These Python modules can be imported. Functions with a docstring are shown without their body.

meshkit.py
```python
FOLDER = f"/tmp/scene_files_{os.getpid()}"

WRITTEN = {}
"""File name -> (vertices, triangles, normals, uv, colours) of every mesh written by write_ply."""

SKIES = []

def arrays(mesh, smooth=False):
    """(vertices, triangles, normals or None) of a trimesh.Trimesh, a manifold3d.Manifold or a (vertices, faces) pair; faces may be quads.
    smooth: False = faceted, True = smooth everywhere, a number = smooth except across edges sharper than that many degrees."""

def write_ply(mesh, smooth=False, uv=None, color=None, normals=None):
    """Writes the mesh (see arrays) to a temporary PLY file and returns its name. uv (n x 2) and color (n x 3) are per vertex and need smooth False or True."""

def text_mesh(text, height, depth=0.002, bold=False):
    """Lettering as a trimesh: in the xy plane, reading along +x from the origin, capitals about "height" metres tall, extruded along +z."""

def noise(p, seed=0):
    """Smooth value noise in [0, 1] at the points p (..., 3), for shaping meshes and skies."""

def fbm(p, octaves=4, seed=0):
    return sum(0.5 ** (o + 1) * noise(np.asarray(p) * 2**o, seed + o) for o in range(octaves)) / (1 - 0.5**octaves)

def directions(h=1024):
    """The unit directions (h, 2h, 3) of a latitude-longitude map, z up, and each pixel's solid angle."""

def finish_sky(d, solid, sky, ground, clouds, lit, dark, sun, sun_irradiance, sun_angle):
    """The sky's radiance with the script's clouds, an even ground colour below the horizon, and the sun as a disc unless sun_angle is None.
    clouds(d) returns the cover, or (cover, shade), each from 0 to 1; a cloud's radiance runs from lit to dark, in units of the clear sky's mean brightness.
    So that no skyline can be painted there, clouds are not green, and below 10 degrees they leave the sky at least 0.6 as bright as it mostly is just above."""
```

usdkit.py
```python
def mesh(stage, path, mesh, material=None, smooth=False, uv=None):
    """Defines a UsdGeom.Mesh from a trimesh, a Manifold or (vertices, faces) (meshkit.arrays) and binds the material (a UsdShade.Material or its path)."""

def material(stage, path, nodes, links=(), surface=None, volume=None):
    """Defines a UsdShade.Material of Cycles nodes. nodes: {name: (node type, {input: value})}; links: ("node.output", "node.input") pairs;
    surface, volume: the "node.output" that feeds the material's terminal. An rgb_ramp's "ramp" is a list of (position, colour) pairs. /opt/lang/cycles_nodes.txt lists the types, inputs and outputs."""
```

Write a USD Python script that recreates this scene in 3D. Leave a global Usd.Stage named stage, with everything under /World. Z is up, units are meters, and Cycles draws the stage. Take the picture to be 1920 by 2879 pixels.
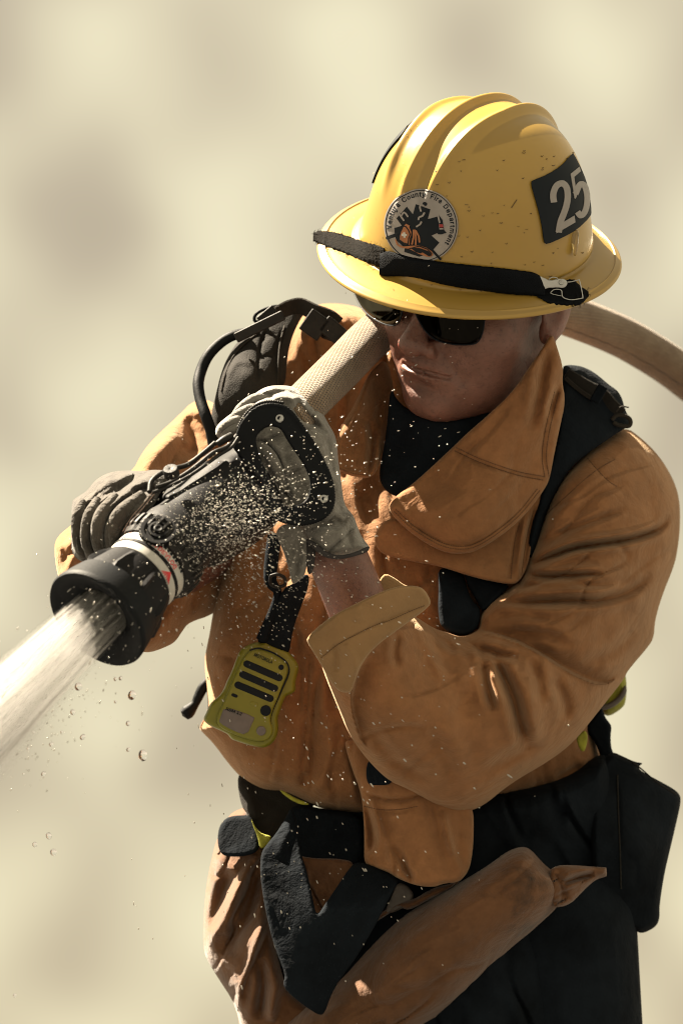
import math, numpy as np, trimesh, usdkit, meshkit
from pxr import Usd, UsdGeom, UsdLux, UsdShade, Gf, Sdf
from scipy.spatial import Delaunay, cKDTree
from scipy.interpolate import RBFInterpolator, LinearNDInterpolator, NearestNDInterpolator
import shapely
from shapely.geometry import Polygon, LineString

stage = Usd.Stage.CreateInMemory()
UsdGeom.SetStageUpAxis(stage, UsdGeom.Tokens.z)
UsdGeom.SetStageMetersPerUnit(stage, 1.0)
UsdGeom.Xform.Define(stage, '/World'); UsdGeom.Scope.Define(stage, '/World/Looks')

# ------------------------------------------------------------------ camera, sky, sun
S, DIST, PITCH = 2900.0, 8.0, math.radians(5.5)
FWD = np.array([0, math.cos(PITCH), math.sin(PITCH)]); RGT = np.array([1.0, 0, 0]); UPV = np.cross(RGT, FWD)
HUB = np.array([0, 0, 1.12]); EYE = HUB - DIST * FWD
cam = UsdGeom.Camera.Define(stage, '/World/camera')
cam.AddTransformOp().Set(Gf.Matrix4d(*RGT, 0, *UPV, 0, *(-FWD), 0, *EYE, 1))
cam.CreateHorizontalApertureAttr(36.0); cam.CreateVerticalApertureAttr(36.0 * 2879 / 1920)
cam.CreateFocalLengthAttr(36.0 * DIST / (1920 / S)); cam.CreateClippingRangeAttr(Gf.Vec2f(0.1, 5000))
cam.CreateFStopAttr(9.0); cam.CreateFocusDistanceAttr(DIST - 0.14)
cam.CreateExposureAttr(2.85)
SUNV = np.array([-.50, .78, -.375])                                     # right, up, toward the camera
SUN = SUNV[0] * RGT + SUNV[1] * UPV - SUNV[2] * FWD; SUN /= np.linalg.norm(SUN)
elev, rot = math.asin(SUN[2]), math.atan2(SUN[0], SUN[1])
usdkit.material(stage, '/World/Looks/smoky_sky', {
    'sky': ('sky_texture', {'sky_type': 'single_scattering', 'sun_disc': False, 'sun_elevation': elev, 'sun_rotation': rot}),
    'tc': ('texture_coordinate', {}),
    'n1': ('noise_texture', {'scale': 56.0, 'detail': 1.0, 'roughness': 0.4, 'distortion': 0.2}),
    'n2': ('noise_texture', {'scale': 16.0, 'detail': 2.0, 'roughness': 0.5}),
    'm': ('math', {'math_type': 'multiply_add', 'value2': 0.30}),
    'm0': ('math', {'math_type': 'multiply', 'value2': 0.25}),
    # soft criss-cross mottling of the smoke
    'sx': ('separate_xyz', {}), 'px': ('math', {'math_type': 'multiply_add', 'value2': 205.0, 'value3': 3.07}), 'pz': ('math', {'math_type': 'multiply_add', 'value2': 152.0, 'value3': -22.9}),
    'cx': ('math', {'math_type': 'cosine'}), 'cz': ('math', {'math_type': 'cosine'}), 'cc': ('math', {'math_type': 'multiply'}), 'mm': ('math', {'math_type': 'multiply_add', 'value2': -0.088}),
    'r': ('rgb_ramp', {'ramp': [(0.06, (.60, .485, .325)), (0.19, (.76, .635, .425)), (0.285, (.98, .855, .57)), (0.38, (1.18, 1.065, .715))]}),
    'mix': ('mix', {'fac': 0.985}),
    'bg': ('background_shader', {'strength': 0.1})},
    [('tc.generated', 'n1.vector'), ('tc.generated', 'n2.vector'), ('n2.fac', 'm0.value1'), ('n1.fac', 'm.value1'), ('m0.value', 'm.value3'),
     ('tc.generated', 'sx.vector'), ('sx.x', 'px.value1'), ('sx.z', 'pz.value1'), ('px.value', 'cx.value1'), ('pz.value', 'cz.value1'), ('cx.value', 'cc.value1'), ('cz.value', 'cc.value2'), ('cc.value', 'mm.value1'), ('m.value', 'mm.value3'), ('mm.value', 'r.fac'),
     ('sky.color', 'mix.color1'), ('r.color', 'mix.color2'), ('mix.color', 'bg.color')], surface='bg.background')
dome = UsdLux.DomeLight.Define(stage, '/World/sky')
UsdShade.MaterialBindingAPI.Apply(dome.GetPrim()).Bind(UsdShade.Material.Get(stage, '/World/Looks/smoky_sky'))
dome.GetPrim().SetCustomDataByKey('kind', 'structure'); dome.GetPrim().SetCustomDataByKey('label', 'hazy cream smoke-filled sky with soft blotches behind the firefighter'); dome.GetPrim().SetCustomDataByKey('category', 'sky')
sun = UsdLux.DistantLight.Define(stage, '/World/sun')
sun.CreateIntensityAttr(1.25); sun.CreateAngleAttr(0.5); sun.CreateNormalizeAttr(True); sun.CreateColorAttr(Gf.Vec3f(1.0, 0.86, 0.66))
zx = SUN; xx = np.cross([0, 0, 1], zx); xx /= np.linalg.norm(xx); yx = np.cross(zx, xx)
sun.AddTransformOp().Set(Gf.Matrix4d(*xx, 0, *yx, 0, *zx, 0, 0, 0, 10, 1))

# ------------------------------------------------------------------ helpers: space
CROP = {'A': (860, 220), 'B': (1136, 220), 'C': (1000, 780), 'D': (450, 800), 'E': (100, 1150), 'F': (500, 1500), 'G': (1136, 1150), 'H': (850, 1600), 'I': (1136, 1900), 'J': (500, 2095)}
def Z(text):
    """'C 10,20 30,40 G 5,6' -> points of the figure drawing (u right, v down)."""
    out, o = [], (0, 0)
    for t in text.split():
        if t in CROP: o, k = CROP[t], .5
        elif t == 'N': o, k = (0, 0), 1.0
        else:
            x, y = map(float, t.split(',')); out.append((o[0] + x * k, o[1] + y * k))
    return np.array(out)
def V(u, v, d):
    u, v, d = np.broadcast_arrays(np.asarray(u, float), np.asarray(v, float), np.asarray(d, float))
    k = (DIST - d) / DIST / S
    return np.stack([(u - 960) * k, (1439.5 - v) * k, d], -1)
def PX(p):
    p = np.asarray(p, float); k = DIST / (DIST - p[..., 2]) * S
    return np.stack([960 + p[..., 0] * k, 1439.5 - p[..., 1] * k], -1)
def W(p):
    p = np.asarray(p, float)
    return HUB + p[..., :1] * RGT + p[..., 1:2] * UPV - p[..., 2:3] * FWD
def smooth01(x): x = np.clip(x, 0, 1); return x * x * (3 - 2 * x)
def chaikin(p, n=2, closed=True):
    p = np.asarray(p, float)
    for _ in range(n):
        q = np.roll(p, -1, 0) if closed else p[1:]
        a = p if closed else p[:-1]
        m = np.empty((2 * len(a),) + p.shape[1:]); m[0::2] = .75 * a + .25 * q; m[1::2] = .25 * a + .75 * q
        p = m if closed else np.vstack([p[:1], m, p[-1:]])
    return p
def resample(p, step, closed=False):
    p = np.asarray(p, float)
    if closed: p = np.vstack([p, p[:1]])
    s = np.r_[0, np.cumsum(np.linalg.norm(np.diff(p[:, :2] if p.shape[1] < 4 else p[:, :3], axis=0), axis=1))]
    n = max(int(round(s[-1] / step)), 3); t = np.linspace(0, s[-1], n + 1)
    q = np.stack([np.interp(t, s, c) for c in p.T], 1)
    return q[:-1] if closed else q
def spline(p, n=12):
    """Catmull-Rom through the points."""
    p = np.asarray(p, float); a = np.vstack([2 * p[0] - p[1], p, 2 * p[-1] - p[-2]]); out = []
    for i in range(len(p) - 1):
        t = np.linspace(0, 1, n, endpoint=False)[:, None]; p0, p1, p2, p3 = a[i:i + 4]
        out.append(.5 * (2 * p1 + (p2 - p0) * t + (2 * p0 - 5 * p1 + 4 * p2 - p3) * t ** 2 + (3 * p1 - p0 - 3 * p2 + p3) * t ** 3))
    return np.vstack(out + [p[-1:]])

# ------------------------------------------------------------------ helpers: shapes (all in view metres)
def fold_height(folds, u, v):
    h = np.zeros_like(u)
    for f in folds:
        pts, amp, w = f[0], f[1], f[2]; kind = f[3] if len(f) > 3 else 'g'
        pts = Z(pts) if isinstance(pts, str) else np.asarray(pts, float)
        q = resample(spline(pts) if len(pts) > 2 else pts, 4)
        dd, ii = cKDTree(q).query(np.stack([u, v], 1), distance_upper_bound=w * 5)
        ok = np.isfinite(dd); i = np.clip(ii, 0, len(q) - 1); t = i / (len(q) - 1)
        taper = np.clip(np.minimum(t, 1 - t) / .22, 0, 1) ** .7
        tg = np.gradient(q, axis=0); tg /= np.linalg.norm(tg, axis=1)[:, None] + 1e-9
        side = (u - q[i, 0]) * tg[i, 1] - (v - q[i, 1]) * tg[i, 0]      # positive on the right-hand side of the path
        if kind == 'g': prof = np.exp(-(dd / w) ** 2)
        elif kind == 'v': prof = np.exp(-np.abs(dd) / w)
        elif kind == 'w': prof = 1.4 * np.exp(-(dd / w) ** 2) - .55 * np.exp(-((dd - 2.1 * w) / (1.1 * w)) ** 2)   # valley with raised shoulders (amp < 0)
        elif kind == 's': prof = np.where(side > 0, np.exp(-(dd / (w * 2.2)) ** 2), 0) * (1 - np.exp(-(dd / 2.5) ** 2) * .5) - .25 * np.exp(-(dd / 5) ** 2)
        h[ok] += (amp * taper * prof)[ok]
    return h
class Relief:
    """A closed cushion-like solid: outline, depth of its front skin through control points, rounded rim, folds, a back of its own."""
    def __init__(s, outline, ctrl, rim=(20, .006), back=.006, folds=(), step=6, noise=None, holes=(), ch=2, teeth=None, base=None, crease=None):
        pts = Z(outline) if isinstance(outline, str) else np.asarray(outline, float)
        ring = resample(chaikin(pts, ch), step, True)
        if teeth:
            a, per, sel = teeth; n = np.stack([np.gradient(ring[:, 1]), -np.gradient(ring[:, 0])], 1)
            ring = resample(ring, per / 2, True); n = np.stack([np.gradient(ring[:, 1]), -np.gradient(ring[:, 0])], 1); n /= np.linalg.norm(n, axis=1)[:, None] + 1e-9
            ring = ring + n * (a * (np.arange(len(ring)) % 2) * sel(ring))[:, None]
        hr = [resample(chaikin(Z(h) if isinstance(h, str) else h, ch), step, True) for h in holes]
        poly = Polygon(ring, hr)
        if not poly.is_valid: poly = poly.buffer(0); poly = max(getattr(poly, 'geoms', [poly]), key=lambda g: g.area); ring = np.array(poly.exterior.coords)[:-1]; hr = [np.array(r.coords)[:-1] for r in poly.interiors]
        bnd = np.vstack([ring] + hr); tree = cKDTree(np.vstack([resample(r, 1.5, True) for r in [ring] + hr]))
        inner = []
        R, Te = rim
        for off in (R * .08, R * .3):
            g = poly.buffer(-max(off, 1.0))
            for gg in getattr(g, 'geoms', [g]):
                if gg.is_empty: continue
                for r in [gg.exterior] + list(gg.interiors): inner.append(resample(np.array(r.coords)[:-1], step, True) if len(r.coords) > 4 else np.zeros((0, 2)))
        x0, y0, x1, y1 = poly.bounds
        gx, gy = np.meshgrid(np.arange(x0, x1, step), np.arange(y0, y1, step * .866)); gx[1::2] += step / 2
        g = np.stack([gx.ravel(), gy.ravel()], 1); g = g[shapely.contains_xy(poly, g[:, 0], g[:, 1])]
        g = g[tree.query(g)[0] > max(R * .3, 1.0) + step * .6]
        P = np.vstack([bnd] + inner + [g]); nb = len(bnd)
        jit = np.random.default_rng(1).normal(0, .02, P.shape); jit[:nb] = 0; P = P + jit
        tri = Delaunay(P).simplices; c = P[tri].mean(1); tri = tri[shapely.contains_xy(poly, c[:, 0], c[:, 1])]
        a = P[tri]; cr = (a[:, 1, 0] - a[:, 0, 0]) * (a[:, 2, 1] - a[:, 0, 1]) - (a[:, 1, 1] - a[:, 0, 1]) * (a[:, 2, 0] - a[:, 0, 0])
        tri = tri[np.abs(cr) > 1e-4]; cr = cr[np.abs(cr) > 1e-4]; tri[cr > 0] = tri[cr > 0][:, ::-1]       # front faces the camera (v is down)
        dist = tree.query(P)[0]; dist[:nb] = 0
        if base is not None: b = base(P[:, 0], P[:, 1])
        else:
            ctrl = np.asarray(ctrl, float)
            b = np.full(len(P), ctrl[0, 2]) if len(ctrl) == 1 else RBFInterpolator(ctrl[:, :2], ctrl[:, 2], kernel='linear' if len(ctrl) < 4 else 'thin_plate_spline', degree=1 if len(ctrl) > 3 else 0, smoothing=1e-3)(P) if len(ctrl) > 3 else RBFInterpolator(ctrl[:, :2], ctrl[:, 2], kernel='linear', degree=0)(P)
        f = np.sqrt(1 - (1 - np.clip(dist / R, 0, 1)) ** 2)
        h = fold_height(folds, P[:, 0], P[:, 1]) if len(folds) else 0
        if noise: h = h + noise[0] * (meshkit.fbm(np.stack([P[:, 0] / noise[1], P[:, 1] / noise[1], np.full(len(P), 3.7)], 1), 3, noise[2]) - .5) * 2
        if crease:
            amp, sc, sd, an = crease[:4]; ca, sa = math.cos(math.radians(an)), math.sin(math.radians(an))
            q3 = np.stack([(P[:, 0] * ca + P[:, 1] * sa) / (sc * 3.2), (-P[:, 0] * sa + P[:, 1] * ca) / sc, np.full(len(P), 1.3)], 1)
            wq = (meshkit.fbm(q3 * .7 + 9, 2, sd + 5) - .5) * .9; nn_ = meshkit.noise(q3 + wq[:, None], sd); h = h - amp * np.clip(1 - np.abs(2 * nn_ - 1) * 4, 0, 1) ** 1.5 * smooth01(meshkit.noise(q3 * .6 + 3, sd + 2) * 2 - .5) * 1.5
            h = h + amp * .5 * (meshkit.noise(q3 * np.array([1, 1.7, 1]) + 17, sd + 8) - .5)
        edge = b - Te
        front = edge + (Te + h) * f
        backd = edge - back * f + np.minimum(h, 0) * f
        backd = np.minimum(backd, front - .0008 * (dist > 0))
        n = len(P); idx = np.r_[np.arange(nb), np.arange(n, n + n - nb)]
        Pf = V(P[:, 0], P[:, 1], front); Pb = V(P[nb:, 0], P[nb:, 1], backd[nb:])
        s.mesh = trimesh.Trimesh(np.vstack([Pf, Pb]), np.vstack([tri, idx[tri][:, ::-1]]), process=False)
        s.P, s.front, s.poly, s.ring = P, front, poly, ring
        s._l = None
    def at(s, u, v):
        if s._l is None: s._l, s._n = LinearNDInterpolator(s.P, s.front), NearestNDInterpolator(s.P, s.front)
        r = s._l(np.stack([u, v], -1)); b = np.isnan(r)
        if np.any(b): r = np.where(b, s._n(np.stack([u, v], -1)), r)
        return r
class Skin:
    """Front skin of any view-space mesh, to lay other things on it."""
    def __init__(s, mesh, toward=.0):
        m = mesh; n = m.vertex_normals; k = n[:, 2] > toward; s.p = PX(m.vertices[k]); s.d = m.vertices[k][:, 2]; s.n = n[k]
        s._l, s._n = LinearNDInterpolator(s.p, s.d), NearestNDInterpolator(s.p, s.d); s._nn = NearestNDInterpolator(s.p, s.n)
    def at(s, u, v):
        q = np.stack([u, v], -1); r = s._l(q); b = np.isnan(r)
        return np.where(b, s._n(q), r) if np.any(b) else r
    def nrm(s, u, v): return s._nn(np.stack([u, v], -1))
def lay(m2, fn, skin, off):
    """A thin plate drawn in its own flat units (x, y, thickness z in metres) laid on a skin: fn maps (x, y) to (u, v)."""
    u, v = fn(m2.vertices[:, 0], m2.vertices[:, 1]); d = skin.at(u, v); p = V(u, v, d)
    lift = off + m2.vertices[:, 2]
    p = p + (skin.nrm(u, v) if hasattr(skin, 'nrm') else np.array([0, 0, 1.0])) * lift[:, None]
    return trimesh.Trimesh(p, m2.faces, process=False)
def plate(poly, thick, step=4):
    """Flat plate from a shapely polygon, finely triangulated, thickness along z."""
    out = []
    for g in getattr(poly, 'geoms', [poly]):
        if g.area < 1e-9: continue
        m = trimesh.creation.extrude_polygon(g, thick, engine='earcut')
        v, f = trimesh.remesh.subdivide_to_size(m.vertices, m.faces, step, max_iter=12); out.append(trimesh.Trimesh(v, f))
    return cat(out)
def cat(ms): return trimesh.util.concatenate([m for m in ms if m is not None and len(m.faces)])
def frames(p):
    t = np.gradient(p, axis=0); t /= np.linalg.norm(t, axis=1)[:, None] + 1e-12
    n = np.cross(t[0], [0.13, .3, 1.0]); n /= np.linalg.norm(n); N = [n]
    for i in range(1, len(p)):
        n = N[-1] - t[i] * (N[-1] @ t[i]); N.append(n / np.linalg.norm(n))
    N = np.array(N); return t, N, np.cross(t, N)
def tube(p, r, k=16, caps=True, squash=None, wob=None):
    """Round (or squashed) tube through view points p with radii r; returns mesh, uv."""
    p = np.asarray(p, float); r = np.broadcast_to(np.asarray(r, float), len(p)); t, N, B = frames(p)
    a = np.linspace(0, 2 * np.pi, k, endpoint=False); L = np.r_[0, np.cumsum(np.linalg.norm(np.diff(p, axis=0), axis=1))]
    R = r[:, None] * np.ones(k)
    if wob is not None: R = R * wob(L[:, None] * np.ones(k), np.ones((len(p), 1)) * a)
    x, y = np.cos(a) * R, np.sin(a) * R
    if squash is not None: y = y * squash
    v = (p[:, None] + x[..., None] * N[:, None] + y[..., None] * B[:, None]).reshape(-1, 3)
    i, j = np.meshgrid(np.arange(len(p) - 1), np.arange(k), indexing='ij'); j2 = (j + 1) % k
    q = np.stack([i * k + j, i * k + j2, (i + 1) * k + j2, (i + 1) * k + j], -1).reshape(-1, 4)
    f = np.vstack([q[:, [0, 1, 2]], q[:, [0, 2, 3]]])
    uv = np.stack([(L[:, None] * np.ones(k)).ravel(), (np.ones((len(p), 1)) * a / (2 * np.pi)).ravel()], 1)
    if caps:
        c0, c1 = len(v), len(v) + 1; v = np.vstack([v, p[:1] - t[:1] * r[0] * .35, p[-1:] + t[-1:] * r[-1] * .35]); uv = np.vstack([uv, [[0, 0], [L[-1], 0]]]); n0 = (len(p) - 1) * k; jj = np.arange(k)
        f = np.vstack([f, np.stack([np.full(k, c0), (jj + 1) % k, jj], 1), np.stack([np.full(k, c1), n0 + jj, n0 + (jj + 1) % k], 1)])
    m = trimesh.Trimesh(v, f, process=False)
    if m.volume < 0: m.invert()
    return m, uv
def ptube(pts, r_px, k=14, n=8, **kw):
    """Tube whose path is (u, v, d) points and radius in drawing units (single or per point)."""
    pts = np.asarray(pts, float); r = np.broadcast_to(np.asarray(r_px, float), len(pts)) / S
    q = spline(np.c_[pts, r], n); return tube(V(q[:, 0], q[:, 1], q[:, 2]), np.maximum(q[:, 3], 1e-4), k, **kw)[0]
def ribbon(pts, width, thick, wdir=None, n=8):
    """Flat strap along view points; wdir: direction of its width."""
    p = spline(np.asarray(pts, float), n); t = np.gradient(p, axis=0); t /= np.linalg.norm(t, axis=1)[:, None]
    w = np.broadcast_to(np.asarray(wdir, float), p.shape) if wdir is not None else np.cross(t, [0, 0, 1.0])
    w = w - t * (w * t).sum(1)[:, None]; w /= np.linalg.norm(w, axis=1)[:, None]; nn = np.cross(w, t)
    prof = np.array([(-1, 0), (-.94, .7), (-.8, 1), (.8, 1), (.94, .7), (1, 0), (.9, -1), (-.9, -1)])
    v = (p[:, None] + prof[:, 0, None] * w[:, None] * width / 2 + prof[:, 1, None] * nn[:, None] * thick / 2).reshape(-1, 3); k = len(prof)
    i, j = np.meshgrid(np.arange(len(p) - 1), np.arange(k), indexing='ij'); j2 = (j + 1) % k
    q = np.stack([i * k + j, i * k + j2, (i + 1) * k + j2, (i + 1) * k + j], -1).reshape(-1, 4); f = np.vstack([q[:, [0, 1, 2]], q[:, [0, 2, 3]]])
    cap = np.array([(0, a, a + 1) for a in range(1, k - 1)]); f = np.vstack([f, cap, cap[:, ::-1] + (len(p) - 1) * k])
    m = trimesh.Trimesh(v, f, process=False)
    if m.volume < 0: m.invert()
    return m
def basis(axis, hint=(0, 1, 0)):
    a = np.asarray(axis, float) / np.linalg.norm(axis); x = np.cross(hint, a); x /= np.linalg.norm(x); return a, x, np.cross(a, x)
def lathe(o, axis, prof, k=64, rib=None):
    """Turned solid about an axis from (s, r) pairs; rib(s, angle) scales the radius."""
    a, x, y = basis(axis); prof = np.asarray(prof, float); th = np.linspace(0, 2 * np.pi, k, endpoint=False)
    R = prof[:, 1, None] * np.ones(k)
    if rib is not None: R = R * rib(prof[:, 0, None] * np.ones(k), np.ones((len(prof), 1)) * th)
    v = (np.asarray(o) + prof[:, 0, None, None] * a + (R * np.cos(th))[..., None] * x + (R * np.sin(th))[..., None] * y).reshape(-1, 3)
    n = len(prof); i, j = np.meshgrid(np.arange(n - 1), np.arange(k), indexing='ij'); j2 = (j + 1) % k
    q = np.stack([i * k + j, i * k + j2, (i + 1) * k + j2, (i + 1) * k + j], -1).reshape(-1, 4)
    m = trimesh.Trimesh(v, np.vstack([q[:, [0, 1, 2]], q[:, [0, 2, 3]]]), process=False)
    return m
def surface_nets(fn, lo, hi, h):
    n = np.ceil((np.asarray(hi) - lo) / h).astype(int) + 1; ax = [lo[i] + h * np.arange(n[i]) for i in range(3)]
    X = np.stack(np.meshgrid(*ax, indexing='ij'), -1); F = fn(X.reshape(-1, 3)).reshape(n); sgn = F < 0
    c = np.zeros(n - 1, int)
    for o in np.ndindex(2, 2, 2): c += sgn[o[0]:n[0] - 1 + o[0], o[1]:n[1] - 1 + o[1], o[2]:n[2] - 1 + o[2]]
    act = (c > 0) & (c < 8); idx = -np.ones(n - 1, int); cells = np.argwhere(act); idx[act] = np.arange(len(cells)); acc = np.zeros((len(cells), 3)); cnt = np.zeros(len(cells))
    cor = list(np.ndindex(2, 2, 2))
    for a in cor:
        for k in range(3):
            if a[k]: continue
            b = list(a); b[k] = 1; ia, ib = cells + a, cells + b; fa, fb = F[tuple(ia.T)], F[tuple(ib.T)]; x = (fa < 0) != (fb < 0)
            t = np.where(x, fa / np.where(fa == fb, 1, fa - fb), 0); p = cells + np.asarray(a, float); p[:, k] += t; acc[x] += p[x]; cnt += x
    v = lo + h * acc / cnt[:, None]; quads = []
    for k in range(3):
        i1, i2 = (k + 1) % 3, (k + 2) % 3; s0 = [slice(None)] * 3; s1 = [slice(None)] * 3; s0[k] = slice(0, -1); s1[k] = slice(1, None)
        e = np.argwhere(sgn[tuple(s0)] != sgn[tuple(s1)]); e = e[(e[:, i1] > 0) & (e[:, i2] > 0) & (e[:, i1] < n[i1] - 1) & (e[:, i2] < n[i2] - 1)]
        d1 = np.zeros(3, int); d1[i1] = 1; d2 = np.zeros(3, int); d2[i2] = 1
        q = np.stack([idx[tuple(x.T)] for x in (e - d1 - d2, e - d2, e, e - d1)], 1); fl = ~sgn[tuple(e.T)]; q[fl] = q[fl][:, ::-1]; quads.append(q)
    q = np.vstack(quads); q = q[(q >= 0).all(1)]
    m = trimesh.Trimesh(v, np.vstack([q[:, [0, 1, 2]], q[:, [0, 2, 3]]]), process=False)
    return m
def smin(a, b, k): h = np.clip(.5 + .5 * (b - a) / k, 0, 1); return b * (1 - h) + a * h - k * h * (1 - h)
def smax(a, b, k): return -smin(-a, -b, k)
def s_ell(p, c, r):
    q = (p - c) / r; k0 = np.linalg.norm(q, axis=1); k1 = np.linalg.norm(q / r, axis=1) + 1e-9; return k0 * (k0 - 1) / k1
def s_cap(p, a, b, ra, rb=None):
    rb = ra if rb is None else rb; a, b = np.asarray(a, float), np.asarray(b, float); ab = b - a; t = np.clip((p - a) @ ab / (ab @ ab), 0, 1)
    return np.linalg.norm(p - a - t[:, None] * ab, axis=1) - (ra + (rb - ra) * t)

# ------------------------------------------------------------------ helpers: scene
USED = {}
def free(parent, name):
    k = USED.get((parent, name), 0); USED[(parent, name)] = k + 1
    return f'{parent}/{name}' if k == 0 else f'{parent}/{name}_{k:03d}'
BASE = {}
def tag(prim, label=None, category=None, group=None, kind=None):
    for k, x in (('label', label), ('category', category), ('group', group), ('kind', kind)):
        if x: prim.SetCustomDataByKey(k, x)
def thing(name, label, category, base, group=None, kind=None):
    path = free('/World', name); x = UsdGeom.Xform.Define(stage, path); x.AddTranslateOp().Set(Gf.Vec3d(*map(float, base)))
    BASE[path] = np.asarray(base, float); tag(x.GetPrim(), label, category, group, kind); return path
def part(parent, name, mesh, mat, smooth=40, label=None, uv=None, kind=None, world=False):
    """One Mesh prim under a thing (or under one of its parts); the mesh comes in view metres."""
    path = free(parent, name); b = BASE[parent]; BASE[path] = b
    v = (np.asarray(mesh.vertices) if world else W(mesh.vertices)) - b
    m = trimesh.Trimesh(v, mesh.faces, process=False)
    g = usdkit.mesh(stage, path, m, '/World/Looks/' + mat, smooth=smooth if uv is None else True, uv=uv); tag(g.GetPrim(), label, kind=kind); return path
def single(name, label, category, mesh, mat, smooth=40, group=None, kind=None, base=None, uv=None, world=False):
    path = free('/World', name); w = np.asarray(mesh.vertices) if world else W(mesh.vertices); b = w.mean(0) if base is None else np.asarray(base)
    g = usdkit.mesh(stage, path, trimesh.Trimesh(w - b, mesh.faces, process=False), '/World/Looks/' + mat, smooth=smooth if uv is None else True, uv=uv)
    UsdGeom.Xformable(g).AddTranslateOp().Set(Gf.Vec3d(*map(float, b))); BASE[path] = b; tag(g.GetPrim(), label, category, group, kind); return path

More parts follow.
